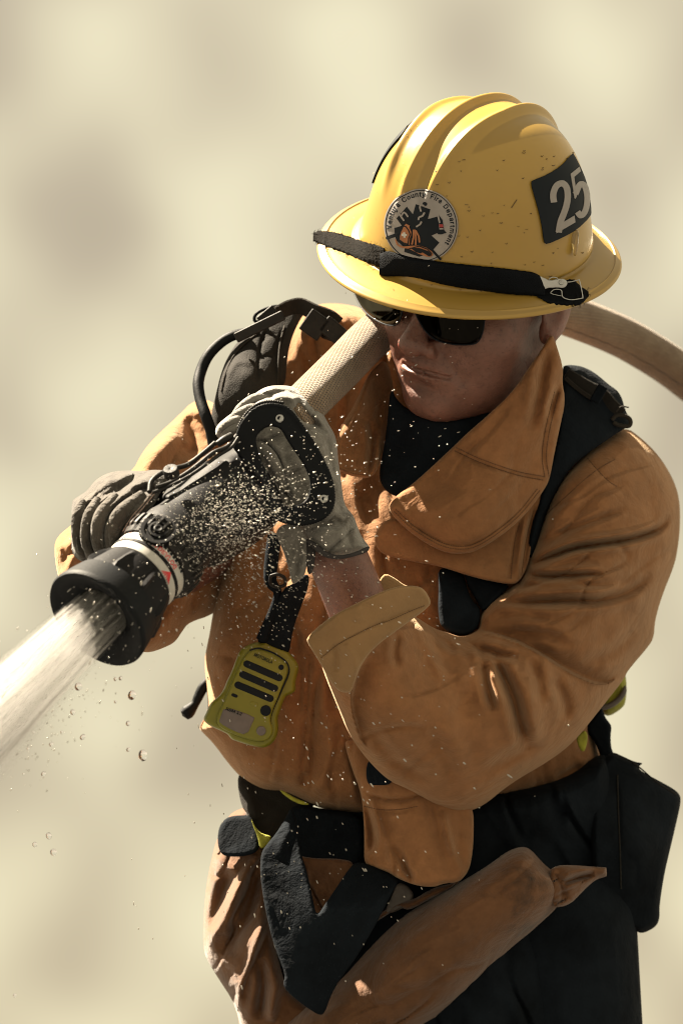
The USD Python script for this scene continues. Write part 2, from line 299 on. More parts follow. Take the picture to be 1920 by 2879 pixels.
# ------------------------------------------------------------------ materials
def mat(name, base, rough=.8, var=.0, vscale=9.0, dark=None, bump=0.0, bscale=600.0, sheen=0.0, spec=.5, metal=0.0, coat=0.0, trans=0.0, dirt=None, wrinkle=None, wear=None, **kw):
    base = np.asarray(base, float); nodes = {'p': ('principled_bsdf', {'roughness': rough, 'specular_ior_level': spec, 'metallic': metal, 'coat_weight': coat, 'sheen_weight': sheen, 'transmission_weight': trans, **kw}), 'tc': ('texture_coordinate', {})}
    links = []; lo = base * (1 - var) if dark is None else np.asarray(dark, float)
    nodes['n'] = ('noise_texture', {'scale': vscale, 'detail': 5.0, 'roughness': .6}); links.append(('tc.object', 'n.vector'))
    nodes['r'] = ('rgb_ramp', {'ramp': [(.3, lo), (.62, np.minimum(base * (1 + var * .35), 1))]}); links += [('n.fac', 'r.fac')]
    last = 'r.color'
    if dirt:
        nodes['n2'] = ('noise_texture', {'scale': dirt[1], 'detail': 6.0, 'roughness': .7}); links.append(('tc.object', 'n2.vector'))
        nodes['r2'] = ('rgb_ramp', {'ramp': [(dirt[2], (0, 0, 0)), (dirt[3], (1, 1, 1))]}); nodes['mx'] = ('mix', {'color2': tuple(dirt[0])})
        links += [('n2.fac', 'r2.fac'), ('r2.color', 'mx.fac'), (last, 'mx.color1')]; last = 'mx.color'
    if wear:
        nodes['ge'] = ('geometry', {}); nodes['rw'] = ('rgb_ramp', {'ramp': [(.505, (0, 0, 0)), (.56, (wear[0],) * 3)]}); nodes['mw'] = ('mix', {'color2': tuple(wear[1])})
        nodes['n3'] = ('noise_texture', {'scale': 60.0, 'detail': 4.0, 'roughness': .7}); nodes['r3'] = ('rgb_ramp', {'ramp': [(.35, (.80, .79, .78)), (.62, (1.06, 1.06, 1.05))]}); nodes['m3'] = ('mix', {'mix_type': 'multiply', 'fac': .8})
        links += [('ge.pointiness', 'rw.fac'), ('rw.color', 'mw.fac'), (last, 'mw.color1'), ('tc.object', 'n3.vector'), ('n3.fac', 'r3.fac'), ('mw.color', 'm3.color1'), ('r3.color', 'm3.color2')]; last = 'm3.color'
    links.append((last, 'p.base_color'))
    if bump:
        nodes['nb'] = ('noise_texture', {'scale': bscale, 'detail': 3.0}); nodes['b'] = ('bump', {'strength': bump, 'distance': .002})
        links += [('tc.object', 'nb.vector'), ('nb.fac', 'b.height')]
        if wrinkle:
            nodes['nw'] = ('noise_texture', {'scale': wrinkle[0], 'detail': 4.0, 'roughness': .55, 'distortion': .8}); nodes['bw'] = ('bump', {'strength': wrinkle[1], 'distance': .012})
            links += [('tc.object', 'nw.vector'), ('nw.fac', 'bw.height'), ('b.normal', 'bw.normal'), ('bw.normal', 'p.normal')]
        else: links.append(('b.normal', 'p.normal'))
    return usdkit.material(stage, '/World/Looks/' + name, nodes, links, surface='p.BSDF')
mat('jacket_cloth', (.225, .104, .045), .92, .20, 7.0, bump=.35, bscale=520, sheen=.25, spec=.2, wrinkle=(26.0, .30), wear=(.6, (.32, .175, .085)), dirt=((.08,.04,.018), 16.0, .64, .82), sheen_tint=(1, .8, .55))
mat('cuff_cloth', (.23,.135,.062), .92, .22, 9.0, bump=.35, bscale=520, sheen=.3, spec=.2, dirt=((.08,.045,.02), 22.0, .62, .80), sheen_tint=(1, .85, .6))
mat('seam_thread', (.075,.036,.017), .9, .2, 60)
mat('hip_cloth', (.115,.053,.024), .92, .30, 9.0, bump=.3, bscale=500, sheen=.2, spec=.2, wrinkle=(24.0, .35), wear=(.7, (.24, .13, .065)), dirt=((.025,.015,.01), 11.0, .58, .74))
mat('black_cloth', (.006,.0085,.012), .95, .5, 20, bump=.4, bscale=500, spec=.08, wrinkle=(22.0, .5))
mat('pack_cloth', (.016,.014,.012), .9, .3, 25, bump=.5, bscale=700, spec=.25)
mat('webbing', (.024,.020,.016), .85, .25, 40, bump=.5, bscale=900, spec=.25)
mat('skin', (.165, .077, .057), .42, .22, 60.0, bump=.35, bscale=620, spec=.5, wrinkle=(150.0, .10), subsurface_weight=.12, subsurface_scale=.004, dirt=((.075, .033, .027), 230.0, .52, .70))
mat('helmet_yellow', (.30,.185,.034), .34, .05, 8.0, coat=.25, coat_roughness=.12, bump=.03, bscale=120, dirt=((.18,.10,.02), 120.0, .70, .76))
mat('helmet_scratch', (.10, .06, .02), .8)
mat('strap_black', (.003,.004,.006), .95, .3, 60, bump=.8, bscale=900, spec=.12)
mat('strap_fuzzy', (.007,.006,.005), .95, .6, 300, dark=(.004, .004, .004), bump=1.0, bscale=420, spec=.06)
mat('steel', (.42, .42, .41), .32, .12, 90, metal=.9, bump=.05, bscale=300)
mat('rubber_black', (.0025,.0035,.005), .6, .3, 30, spec=.14, bump=.12, bscale=500)
mat('metal_black', (.004,.004,.005), .58, .3, 40, spec=.14, bump=.10, bscale=400)
mat('worn_black', (.011,.010,.0095), .55, .5, 90, spec=.22, bump=.15, bscale=500)
mat('decal_black', (.005, .008, .012), .6, .0, spec=.15)
mat('decal_white', (.24,.22,.21), .5, .10, 60, dirt=((.17,.15,.13), 90.0, .62, .75))
mat('decal_orange', (.27,.095,.03), .5, .1, 60)
mat('decal_red', (.25, .02, .02), .5, .1, 60)
mat('label_white', (.40,.39,.36), .45, .12, 80)
mat('label_red', (.50, .02, .025), .45)
mat('glove_leather', (.155,.145,.130), .82, .28, 30, bump=.55, bscale=330, wrinkle=(55.0, .35), sheen=.25, spec=.25, dirt=((.07,.06,.05), 24.0, .55, .72))
mat('glove_dark', (.058,.050,.042), .85, .3, 30, bump=.55, bscale=330, wrinkle=(55.0, .5), sheen=.2, spec=.2, dirt=((.04, .034, .03), 24.0, .52, .70))
mat('glove_trim', (.020, .017, .018), .85, .2, 60, bump=.3, bscale=700)
mat('radio_yellow', (.16,.155,.013), .42, .08, 30, spec=.4, dirt=((.12,.11,.015), 60.0, .62, .78))
mat('radio_label', (.12,.10,.095), .5, .15, 120)
mat('lime_trim', (.24,.24,.015), .75, .25, 120, bump=.5, bscale=700)
mat('silver_trim', (.10,.085,.075), .55, .2, 60)
mat('asphalt', (.05,.048,.045), .95, .35, 3.0, bump=.5, bscale=40)
mat('boot_leather', (.02, .017, .015), .6, .3, 30, bump=.2)
mat('clip_clear', (.75, .6, .3), .15, .0, trans=.85)
# woven hose jacket: a knit that follows the hose
usdkit.material(stage, '/World/Looks/hose_weave', {
    'uv': ('texture_coordinate', {}), 'map': ('mapping', {'scale': (1 / .0038, 36.0, 1.0), 'rotation': (0.0, 0.0, 1.25)}),
    'br': ('brick_texture', {'scale': 1.0, 'color1': (.29, .215, .14), 'color2': (.23, .165, .10), 'mortar': (.07, .045, .026), 'mortar_size': .22, 'mortar_smooth': .9, 'brick_width': 1.0, 'row_height': 1.0}),
    'n': ('noise_texture', {'scale': 14.0, 'detail': 5.0, 'roughness': .6}), 'r': ('rgb_ramp', {'ramp': [(.35, (.62, .50, .42)), (.62, (1, 1, 1))]}), 'mx': ('mix', {'mix_type': 'multiply', 'fac': .8}),
    'b': ('bump', {'strength': .8, 'distance': .0015}), 'p': ('principled_bsdf', {'roughness': .88, 'specular_ior_level': .25, 'sheen_weight': .25})},
    [('uv.UV', 'map.vector'), ('map.vector', 'br.vector'), ('uv.object', 'n.vector'), ('n.fac', 'r.fac'), ('br.color', 'mx.color1'), ('r.color', 'mx.color2'), ('mx.color', 'p.base_color'), ('br.fac', 'b.height'), ('b.normal', 'p.normal')], surface='p.BSDF')
usdkit.material(stage, '/World/Looks/amber_lens', {
    'f': ('fresnel', {'IOR': 1.14}), 't': ('transparent_bsdf', {'color': (.085, .055, .016)}), 'g': ('glossy_bsdf', {'color': (.8, .7, .5), 'roughness': .04}), 'm': ('mix_closure', {})},
    [('f.fac', 'm.fac'), ('t.BSDF', 'm.closure1'), ('g.BSDF', 'm.closure2')], surface='m.closure')
usdkit.material(stage, '/World/Looks/dark_lens', {
    'f': ('fresnel', {'IOR': 1.22}), 't': ('transparent_bsdf', {'color': (.02, .018, .014)}), 'g': ('glossy_bsdf', {'color': (.8, .75, .65), 'roughness': .04}), 'm': ('mix_closure', {})},
    [('f.fac', 'm.fac'), ('t.BSDF', 'm.closure1'), ('g.BSDF', 'm.closure2')], surface='m.closure')
usdkit.material(stage, '/World/Looks/water', {'g': ('glass_bsdf', {'color': (1, 1, 1), 'roughness': 0.0, 'IOR': 1.33})}, surface='g.BSDF')
usdkit.material(stage, '/World/Looks/droplet', {
    'd': ('translucent_bsdf', {'color': (.42, .40, .36)}), 'g': ('glossy_bsdf', {'color': (1, .97, .9), 'roughness': .25}), 'e': ('diffuse_bsdf', {'color': (.36, .34, .31)}), 'm': ('mix_closure', {'fac': .35}), 'm2': ('mix_closure', {'fac': .35})},
    [('d.BSDF', 'm.closure1'), ('g.BSDF', 'm.closure2'), ('m.closure', 'm2.closure1'), ('e.BSDF', 'm2.closure2')], surface='m2.closure')
# white water: streaks drawn out along the jet (u runs along it), thinner between them
usdkit.material(stage, '/World/Looks/white_water', {
    'tc': ('texture_coordinate', {}), 'map': ('mapping', {'scale': (5.0, 9.0, 1.0)}), 'n': ('noise_texture', {'scale': 1.0, 'detail': 6.0, 'roughness': .65, 'distortion': .6}),
    'r': ('rgb_ramp', {'ramp': [(.34, (.12, .12, .12)), (.60, (.95, .95, .95))]}), 'd': ('diffuse_bsdf', {'color': (.42, .405, .38)}), 'tl': ('translucent_bsdf', {'color': (.42, .405, .38)}), 'm': ('mix_closure', {'fac': .5}),
    'g': ('glossy_bsdf', {'color': (1, 1, 1), 'roughness': .35}), 'm2': ('mix_closure', {'fac': .10}), 't': ('transparent_bsdf', {}), 'm3': ('mix_closure', {}),
    'b': ('bump', {'strength': .6, 'distance': .01})},
    [('tc.UV', 'map.vector'), ('map.vector', 'n.vector'), ('n.fac', 'r.fac'), ('n.fac', 'b.height'), ('b.normal', 'd.normal'), ('d.BSDF', 'm.closure1'), ('tl.BSDF', 'm.closure2'), ('m.closure', 'm2.closure1'), ('g.BSDF', 'm2.closure2'),
     ('r.color', 'm3.fac'), ('t.BSDF', 'm3.closure1'), ('m2.closure', 'm3.closure2')], surface='m3.closure')
usdkit.material(stage, '/World/Looks/thin_water', {
    'tc': ('texture_coordinate', {}), 'map': ('mapping', {'scale': (3.0, 17.0, 1.0)}), 'n': ('noise_texture', {'scale': 1.0, 'detail': 7.0, 'roughness': .7, 'distortion': .5}),
    'r': ('rgb_ramp', {'ramp': [(.48, (0, 0, 0)), (.68, (.55, .55, .55))]}), 'd': ('diffuse_bsdf', {'color': (.5, .485, .46)}), 'tl': ('translucent_bsdf', {'color': (.5, .485, .46)}), 'm': ('mix_closure', {'fac': .5}), 't': ('transparent_bsdf', {}), 'm3': ('mix_closure', {})},
    [('tc.UV', 'map.vector'), ('map.vector', 'n.vector'), ('n.fac', 'r.fac'), ('d.BSDF', 'm.closure1'), ('tl.BSDF', 'm.closure2'), ('r.color', 'm3.fac'), ('t.BSDF', 'm3.closure1'), ('m.closure', 'm3.closure2')], surface='m3.closure')

# ------------------------------------------------------------------ ground
gx, gy = np.meshgrid(np.r_[-3000, -600, -100, np.linspace(-12, 12, 41), 100, 600, 3000], np.r_[-3000, -600, -100, np.linspace(-12, 12, 41), 100, 600, 3000], indexing='ij')
gz = (meshkit.fbm(np.stack([gx / 1.3, gy / 1.3, gx * 0], -1), 4, 5) - .5) * .05 * np.exp(-((gx ** 2 + gy ** 2) / 150)); gz[:] -= gz.max()
n_ = gx.shape[0]; i_, j_ = np.meshgrid(np.arange(n_ - 1), np.arange(n_ - 1), indexing='ij'); q_ = np.stack([i_ * n_ + j_, (i_ + 1) * n_ + j_, (i_ + 1) * n_ + j_ + 1, i_ * n_ + j_ + 1], -1).reshape(-1, 4)
single('ground', 'worn grey asphalt under the boots', 'ground', trimesh.Trimesh(np.stack([gx, gy, gz], -1).reshape(-1, 3), np.vstack([q_[:, [0, 1, 2]], q_[:, [0, 2, 3]]]), process=False), 'asphalt', smooth=True, kind='structure', base=(0, 0, 0), world=True)

# ------------------------------------------------------------------ person: body
def turn(y, p, r):
    F = np.array([-np.sin(y) * np.cos(p), -np.sin(p), np.cos(y) * np.cos(p)]); L = np.array([np.cos(y), 0, np.sin(y)]); U = np.cross(F, L); U *= np.sign(U[1])
    return np.stack([F, np.cos(r) * L + np.sin(r) * U, np.cos(r) * U - np.sin(r) * L])
HEAD = turn(math.radians(39.3), math.radians(13), math.radians(-15.5)); HS = .985
HEADC = V(1360, 786, 0.0)
def hp(f, l, u): return HEADC + HS * (np.array([f, l, u]) @ HEAD)
person = thing('person', 'firefighter in tan canvas coat and yellow helmet leaning in behind a spraying nozzle', 'person', (0.10, 0.0, 0.0))

def face(p, bare=False):
    al = np.abs(p[:, 1]); m = np.stack([p[:, 0], al, p[:, 2]], 1)
    d = s_ell(p, (-.012, 0, .03), (.098, .078, .100))
    d = smin(d, s_ell(p, (.030, 0, -.040), (.062, .060, .080)), .03)
    d = smin(d, s_cap(m, (.066, .010, -.103), (.000, .055, -.070), .0195, .018), .026)
    d = smin(d, s_ell(m, (.048, .046, -.036), (.031, .030, .030)), .022)
    d = smin(d, s_ell(m, (.038, .035, -.070), (.032, .029, .038)), .025)
    d = smin(d, s_ell(p, (.0605, 0, -.077), (.028, .036, .030)), .020)
    d = smin(d, s_ell(p, (.074, 0, -.110), (.014, .024, .014)), .016)
    d = smin(d, s_ell(p, (.015, 0, -.108), (.050, .040, .022)), .03)
    # orbits under the sunglasses
    d = smax(d, -s_ell(m, (.105, .033, .004), (.022, .024, .018)), .014)
    # nose
    d = smin(d, s_cap(p, (.086, 0, .006), (.109, 0, -.040), .0070, .0112), .008)
    d = smin(d, s_ell(p, (.109, 0, -.044), (.0125, .0135, .0115)), .008)
    d = smin(d, s_ell(m, (.097, .0162, -.0475), (.0120, .0076, .0095)), .004)
    d = smax(d, -s_ell(m, (.1025, .0085, -.0575), (.0065, .0042, .0050)), .003)
    d = smax(d, -s_cap(m, (.098, .0205, -.040), (.090, .0215, -.052), .0022), .006)
    # crease from nostril to mouth corner, lips, mouth line
    d = smax(d, -s_cap(m, (.0965, .0235, -.048), (.080, .042, -.078), .0022), .010)
    lip = lambda u, c, r, w: np.minimum(s_cap(m, (.0955 + c, 0, u), (.0925 + c, .012, u + .0012), r, r * .95), s_cap(m, (.0925 + c, .012, u + .0012), (.0845, .027, -.0725), r * .95, r * .35))
    d = smin(d, lip(-.0690, -.0038, .0034, 0), .004); d = smin(d, lip(-.0800, -.0046, .0046, 0), .004)
    if bare: return d
    line = np.min([s_cap(m, q0, q1, .0025) for q0, q1 in zip(MOUTH[:-1], MOUTH[1:])], axis=0)
    d = smax(d, -line, .0014)
    d = smax(d, -s_ell(m, (.094, 0, -.0920), (.007, .022, .0040)), .012)
    d = smax(d, -s_cap(p, (.108, 0, -.060), (.103, 0, -.069), .0018), .005)
    # ear
    e = s_ell(m, (-.012, .0815, -.010), (.021, .0085, .034)); e = smin(e, s_ell(m, (-.004, .079, -.036), (.010, .007, .012)), .008)
    e = smax(e, -s_ell(m, (.002, .0905, -.006), (.014, .0085, .022)), .003); e = smax(e, -s_ell(m, (-.020, .0905, .006), (.0035, .004, .016)), .003)
    d = smin(d, e, .005)
    # neck
    w = HEADC + HS * (p @ HEAD)
    d = smin(d, s_cap(w, V(1395, 960, -.055), V(1370, 1330, -.075), .058, .066), .022)
    d = smin(d, s_cap(m, (-.02, .055, -.06), (.03, .02, -.19), .012, .010), .02)
    return d
MOUTH = []
for l_ in np.linspace(0, .029, 8):                                     # the line where the lips meet follows the skin
    f_ = np.linspace(.05, .115, 400); u_ = -.0744 - .0012 * (l_ / .029) ** 2; ins = face(np.stack([f_, np.full(400, l_), np.full(400, u_)], 1), True) < 0
    MOUTH.append((f_[ins].max() - .0012, l_, u_))
hm = surface_nets(face, np.array([-.135, -.115, -.235]), np.array([.14, .115, .145]), .0017)
trimesh.smoothing.filter_taubin(hm, lamb=.5, nu=.53, iterations=3)
hv = np.array(hm.vertices); hv += hm.vertex_normals * ((meshkit.fbm(hv * 70, 3, 9) - .5) * .0012)[:, None]
headv = trimesh.Trimesh(HEADC + HS * (hv @ HEAD), hm.faces, process=False)
if headv.volume < 0: headv.invert()
import manifold3d as m3
def man(m): return m3.Manifold(m3.Mesh(np.asarray(m.vertices, np.float32), np.asarray(m.faces, np.uint32)))
def tri(mf): q = mf.to_mesh(); return trimesh.Trimesh(q.vert_properties[:, :3], q.tri_verts, process=False)
def limb(js):
    out = m3.Manifold()
    for (a, ra), (b, rb) in zip(js[:-1], js[1:]):
        out += m3.Manifold.hull(m3.Manifold.sphere(ra, 24).translate(list(map(float, a))) + m3.Manifold.sphere(rb, 24).translate(list(map(float, b))))
    return out
down = lambda w: np.array([(np.array(w) - HUB) @ RGT, (np.array(w) - HUB) @ UPV, -((np.array(w) - HUB) @ FWD)])     # world -> view
neck, chest, hip = V(1370, 1290, -.08), V(1330, 1500, -.13), V(1300, 2280, -.19)
bodym = limb([(neck, .06), (chest, .08), (hip, .09)]) + limb([(V(1120, 1360, -.15), .05), (V(1560, 1380, -.16), .045)]) + limb([(V(1180, 1600, -.15), .08), (V(1480, 1600, -.15), .08)])
SH_L, EL_L, WR_L = V(1680, 1430, -.14), V(1450, 2080, -.01), V(950, 1570, .192)
SH_R, EL_R, WR_R = V(800, 1350, -.19), V(480, 1600, -.03), V(330, 1520, .225)
bodym += limb([(SH_L, .042), (EL_L, .034), (V(1045, 1800, .155), .030), (WR_L, .0285)]) + limb([(WR_L, .0285), (V(900, 1400, .175), .018), (V(820, 1280, .165), .018)])
bodym += limb([(SH_R, .045), (EL_R, .032), (WR_R, .022), (V(350, 1440, .275), .018)])
for sx, kz in ((-1, .10), (1, -.06)):
    bodym += limb([(down((.13 + sx * .07, .20, .82)), .06), (down((.13 + sx * .10, .12 - kz * .8, .46)), .05), (down((.13 + sx * .13, .14 - kz * .4, .10)), .038), (down((.13 + sx * .13, .04 - kz * .4, .05)), .03)])
try:
    hman = man(headv); assert hman.status() == m3.Error.NoError and hman.volume() > .001
    bodymesh = tri(hman + bodym)
except Exception:
    bodymesh = cat([headv, tri(bodym)])
body = part(person, 'body', bodymesh, 'skin', smooth=60)

# ------------------------------------------------------------------ helmet
HELC = V(1329, 677, .035)
hn = np.array([.075, .890, .445]); hn /= np.linalg.norm(hn)
hF = HEAD[0] - hn * (HEAD[0] @ hn); hF /= np.linalg.norm(hF)
ang = math.radians(0.0); hL = np.cross(hn, hF); hL *= np.sign(hL[0])
helmet = thing('helmet', 'yellow full-brim fire helmet with number 25 and round department emblem on the firefighter\'s head', 'helmet', W(HELC))
def hw(f, l, n): return HELC + np.asarray(f)[..., None] * hF + np.asarray(l)[..., None] * hL + np.asarray(n)[..., None] * hn
RA, RB, RH = .1135, .1045, .1415
def crown_pt(ph, th):
    """ph 0 top .. 1 foot of the crown, th 0 front."""
    a = ph * np.pi / 2; e = 2 / 2.35
    r = np.sin(a) ** e; z = np.cos(a) ** e
    r = r * (1 + .05 * (ph > .8) * ((ph - .8) / .2) ** 2)
    f, l, n = RA * r * np.cos(th), RB * r * np.sin(th), .004 + RH * z
    f = f + .012 * z                                                  # the dome's top sits forward/aft of its foot
    l = l + .004 + .009 * z
    # three ridges from front to back
    fade = smooth01((n - .085) / .035)
    for l0, h in ((-.060, .0068), (-.022, .0078), (.0165, .0080)):
        lo = l - .004 - .009 * z
        b = np.exp(-np.abs((lo - l0 * (1 - .25 * np.abs(np.cos(th)) * r)) / .0058) ** 2.0) * h * smooth01((n - .046 - .22 * abs(l0 + .02)) / .045)
        f, l, n = f + b * .55 * np.cos(th) * r, l + b * .35 * np.sin(th) * r, n + b * .95
    return hw(f, l, n)
ths = np.linspace(0, 2 * np.pi, 420, endpoint=False); phs = np.linspace(0.0, 1, 150) ** .9
rows = [crown_pt(np.full_like(ths, p), ths) for p in phs]
fbrim = lambda th: 1 + .06 * np.cos(th)
foot = [np.stack([RA * 1.05 * np.cos(ths), RB * 1.05 * np.sin(ths)], 1)]
Rb = .1440
for t in np.linspace(.02, 1, 26):
    rf = RA * 1.05 + (Rb * 1.035 - RA * 1.05) * t; rl = RB * 1.05 + (Rb - RB * 1.05) * t
    z = .004 * (1 - min(t / .12, 1)) ** 2 - .010 * t ** 1.6 + .0022 * math.exp(-((t - .86) / .035) ** 2) + (0.0012 if t > .9 else 0)
    rows.append(hw(rf * fbrim(ths) ** t * np.cos(ths), rl * np.sin(ths), np.full_like(ths, z)))
z0 = -.0090
for dr, dz in ((.0012, -.0008), (.0016, -.0022), (.0008, -.0036), (-.0010, -.0044), (-.006, -.004)):
    rows.append(hw((Rb * 1.035 + dr) * fbrim(ths) * np.cos(ths), (Rb + dr) * np.sin(ths), np.full_like(ths, z0 + dz)))
rows.append(hw(RA * .99 * np.cos(ths), RB * .99 * np.sin(ths), np.full_like(ths, -.001)))
for p in np.linspace(.98, 0.02, 30): rows.append(hw(RA * .965 * np.sin(p * np.pi / 2) ** .85 * np.cos(ths) + .012 * np.cos(p * np.pi / 2) ** .85, RB * .965 * np.sin(p * np.pi / 2) ** .85 * np.sin(ths) + .012 * np.cos(p * np.pi / 2) ** .85, .002 + (RH - .006) * np.cos(p * np.pi / 2) ** .85 * np.ones_like(ths)))
vv = np.vstack(rows); k = len(ths); n_r = len(rows); i_, j_ = np.meshgrid(np.arange(n_r - 1), np.arange(k), indexing='ij'); j2_ = (j_ + 1) % k
q_ = np.stack([i_ * k + j_, (i_ + 1) * k + j_, (i_ + 1) * k + j2_, i_ * k + j2_], -1).reshape(-1, 4)
shellm = trimesh.Trimesh(vv, np.vstack([q_[:, [0, 1, 2]], q_[:, [0, 2, 3]]]), process=False)
outer = trimesh.Trimesh(vv[:k * (len(phs) + 26)], np.vstack([q_[:k * (len(phs) + 25), [0, 1, 2]], q_[:k * (len(phs) + 25), [0, 2, 3]]]), process=False)
if (outer.vertex_normals[k * 20:k * 60] @ hn).mean() < 0: shellm.invert(); outer.invert()
shell = part(helmet, 'shell', shellm, 'helmet_yellow', smooth=35)
crown = Skin(trimesh.Trimesh(vv[:k * len(phs)], outer.faces[(outer.faces < k * len(phs)).all(1)], process=False), .0)
helm = Skin(outer, .0)
idm = lambda x, y: (x, y)
def px_plate(text, thick=.0006, step=6, ch=1, holes=()):
    p = chaikin(Z(text), ch) if isinstance(text, str) else np.asarray(text, float)
    return plate(Polygon(p, [Z(h) for h in holes]).buffer(0), thick, step)
def flip(m): m = m.copy(); m.invert(); return m
def dec(parent, name, shape, matn, skin, off, thick=.0005, step=6, fn=idm, label=None):
    m = plate(shape, thick, step); m = lay(m, fn, skin, off)
    if m.volume < 0: m.invert()
    return part(parent, name, m, matn, smooth=False, label=label)
# number plate on his left side
npoly = Polygon(chaikin(Z('B 708,580 720,572 800,540 880,490 935,425 945,428 985,505 1015,580 1033,660 1043,745 1038,775 960,850 880,893 795,930 780,918 770,830 745,720 715,620'), 1))
plate_ = dec(helmet, 'number_plate', npoly, 'decal_black', crown, .0012, .0008, 8, label='black patch with the number 25')
def stroke(text, w, n=8): return LineString(spline(Z(text), n)).buffer(w, cap_style='flat', join_style='mitre')
two = stroke('B 832,695 828,650 845,605 878,590 902,615 908,665 900,715 885,760 868,805 858,862', 8.5).union(Polygon(Z('B 846,866 848,826 945,768 950,806')))
five = Polygon(Z('B 924,538 972,499 980,524 942,556 950,618 938,622')).union(Polygon(Z('B 926,540 942,548 958,660 950,676 945,672'))).union(stroke('B 950,650 975,598 1000,604 1014,650 1014,705 1000,752 978,768 962,748', 8))
for nm, sh in (('digit', two), ('digit', five)): dec(plate_, nm, sh.intersection(npoly), 'decal_white', crown, .0021, .0005, 6)
# round emblem
ec, er = (1185.5, 633.), (103., 103.)
def em(x, y): return ec[0] + x * er[0] + .0 * y, ec[1] - y * er[1] * 1.0
circ = shapely.Point(0, 0).buffer(1.0, 48)
emb = dec(helmet, 'emblem', circ, 'decal_white', crown, .0009, .0005, .06, em, label='round white department emblem with black star and orange helmet')
EP = lambda txt: np.array([((float(a.split(',')[0]) - 725) / 702., -(float(a.split(',')[1]) - 775) / 702.) for a in txt.split()])      # the emblem's own drawing
def ed(name, shape, m, off): return dec(emb, name, shape, m, crown, off, .0003, .05, em)
ed('ring', shapely.Point(0, 0).buffer(.965, 48).difference(shapely.Point(0, 0).buffer(.945, 48)), 'decal_black', .0014)
star = Polygon(EP('265,630 455,410 575,560 630,365 895,455 850,645 1030,600 1060,700 1060,900 920,960 1070,1095 945,1240 890,1300 690,1365 410,1275 420,1200 260,1050 240,980 220,820 365,775'))
ed('star', star, 'decal_black', .0014)
hat = [EP('410,780 450,735 520,770 510,800 550,900 545,960 520,1010 515,1140 420,1120 330,1040 335,980 360,890'), EP('240,1040 260,1030 300,1130 400,1170 540,1155 700,1150 830,1190 930,1260 960,1330 900,1370 830,1360 690,1310 560,1240 480,1210 340,1190 270,1140')]
ed('orange_helmet', shapely.union_all([Polygon(h).buffer(0) for h in hat] + [LineString(EP(t)).buffer(.022) for t in ('590,860 590,990 560,1120', '615,860 635,1000 630,1130', '635,870 690,980 700,1080')]), 'decal_orange', .0018)
ed('hat_brim_shadow', Polygon(EP('560,1205 700,1205 860,1260 930,1330 880,1345 760,1270 720,1290 640,1270')).buffer(.01), 'decal_black', .0022)
ed('hat_outline', shapely.union_all([LineString(EP(t)).buffer(.012) for t in ('400,780 450,790 500,860 530,940 500,1010 490,1120', '330,1045 400,1100 490,1125', '500,1215 700,1160 850,1215 930,1300')]), 'decal_black', .0022)
ed('badge', shapely.union_all([Polygon(EP('400,900 440,900 445,1000 405,1000')), Polygon(EP('370,930 470,930 470,970 370,970'))]), 'label_white', .0022)
ed('snake', shapely.union_all([LineString(spline(EP(t), 6)).buffer(.022) for t in ('780,385 735,385 720,430 735,490', '790,525 760,580 700,610 685,650', '735,700 715,740 650,785', '300,520 405,670', '365,570 400,520 440,540 480,595', '1050,580 1078,705')]), 'decal_white', .0018)
ed('axe', Polygon(EP('1070,580 1130,660 1160,850 1205,905 1110,935 1040,930 1070,820')), 'decal_black', .0016)
ed('snake_head', shapely.Point(*EP('805,355')[0]).buffer(.05), 'decal_black', .0016)
ed('handle_end', LineString(EP('95,1010 260,950')).buffer(.045), 'decal_black', .0016)
ed('handle_end', LineString(EP('940,1240 1090,1410')).buffer(.03), 'decal_black', .0016)
ed('hook_tip', LineString(EP('270,490 330,570')).buffer(.02), 'decal_black', .0016)
ed('axe_mark', Polygon(EP('1075,740 1140,740 1150,800 1075,800')), 'decal_red', .0020)
ed('axe_mark', Polygon(EP('1078,815 1148,815 1148,840 1078,840')), 'decal_white', .0020)
text = 'Ventura County Fire Department'; wd = []
for ch_ in text: wd.append(.075 if ch_ == ' ' else float(np.ptp(meshkit.text_mesh(ch_, .125, .0003).vertices[:, 0])) + .030)
a0, a1 = math.radians(188), math.radians(-37); ssum, pos, glyph = sum(wd), 0.0, []
for ch_, w_ in zip(text, wd):
    if ch_ != ' ':
        m = meshkit.text_mesh(ch_, .125, .0003, bold=True); x0 = m.bounds[0, 0]; a = a0 + (a1 - a0) * (pos + w_ / 2) / ssum; R_ = .79
        x, y = m.vertices[:, 0] - x0 - (w_ - .03) / 2, m.vertices[:, 1]; ca, sa = math.cos(a - math.pi / 2), math.sin(a - math.pi / 2)
        X, Y = R_ * math.cos(a) + x * ca - y * sa, R_ * math.sin(a) + x * sa + y * ca
        glyph.append(trimesh.Trimesh(np.stack([X, Y, m.vertices[:, 2]], 1), m.faces, process=False))
    pos += w_
gm = lay(cat(glyph), em, crown, .0014)
part(emb, 'lettering', gm if gm.volume > 0 else flip(gm), 'decal_black', smooth=False)
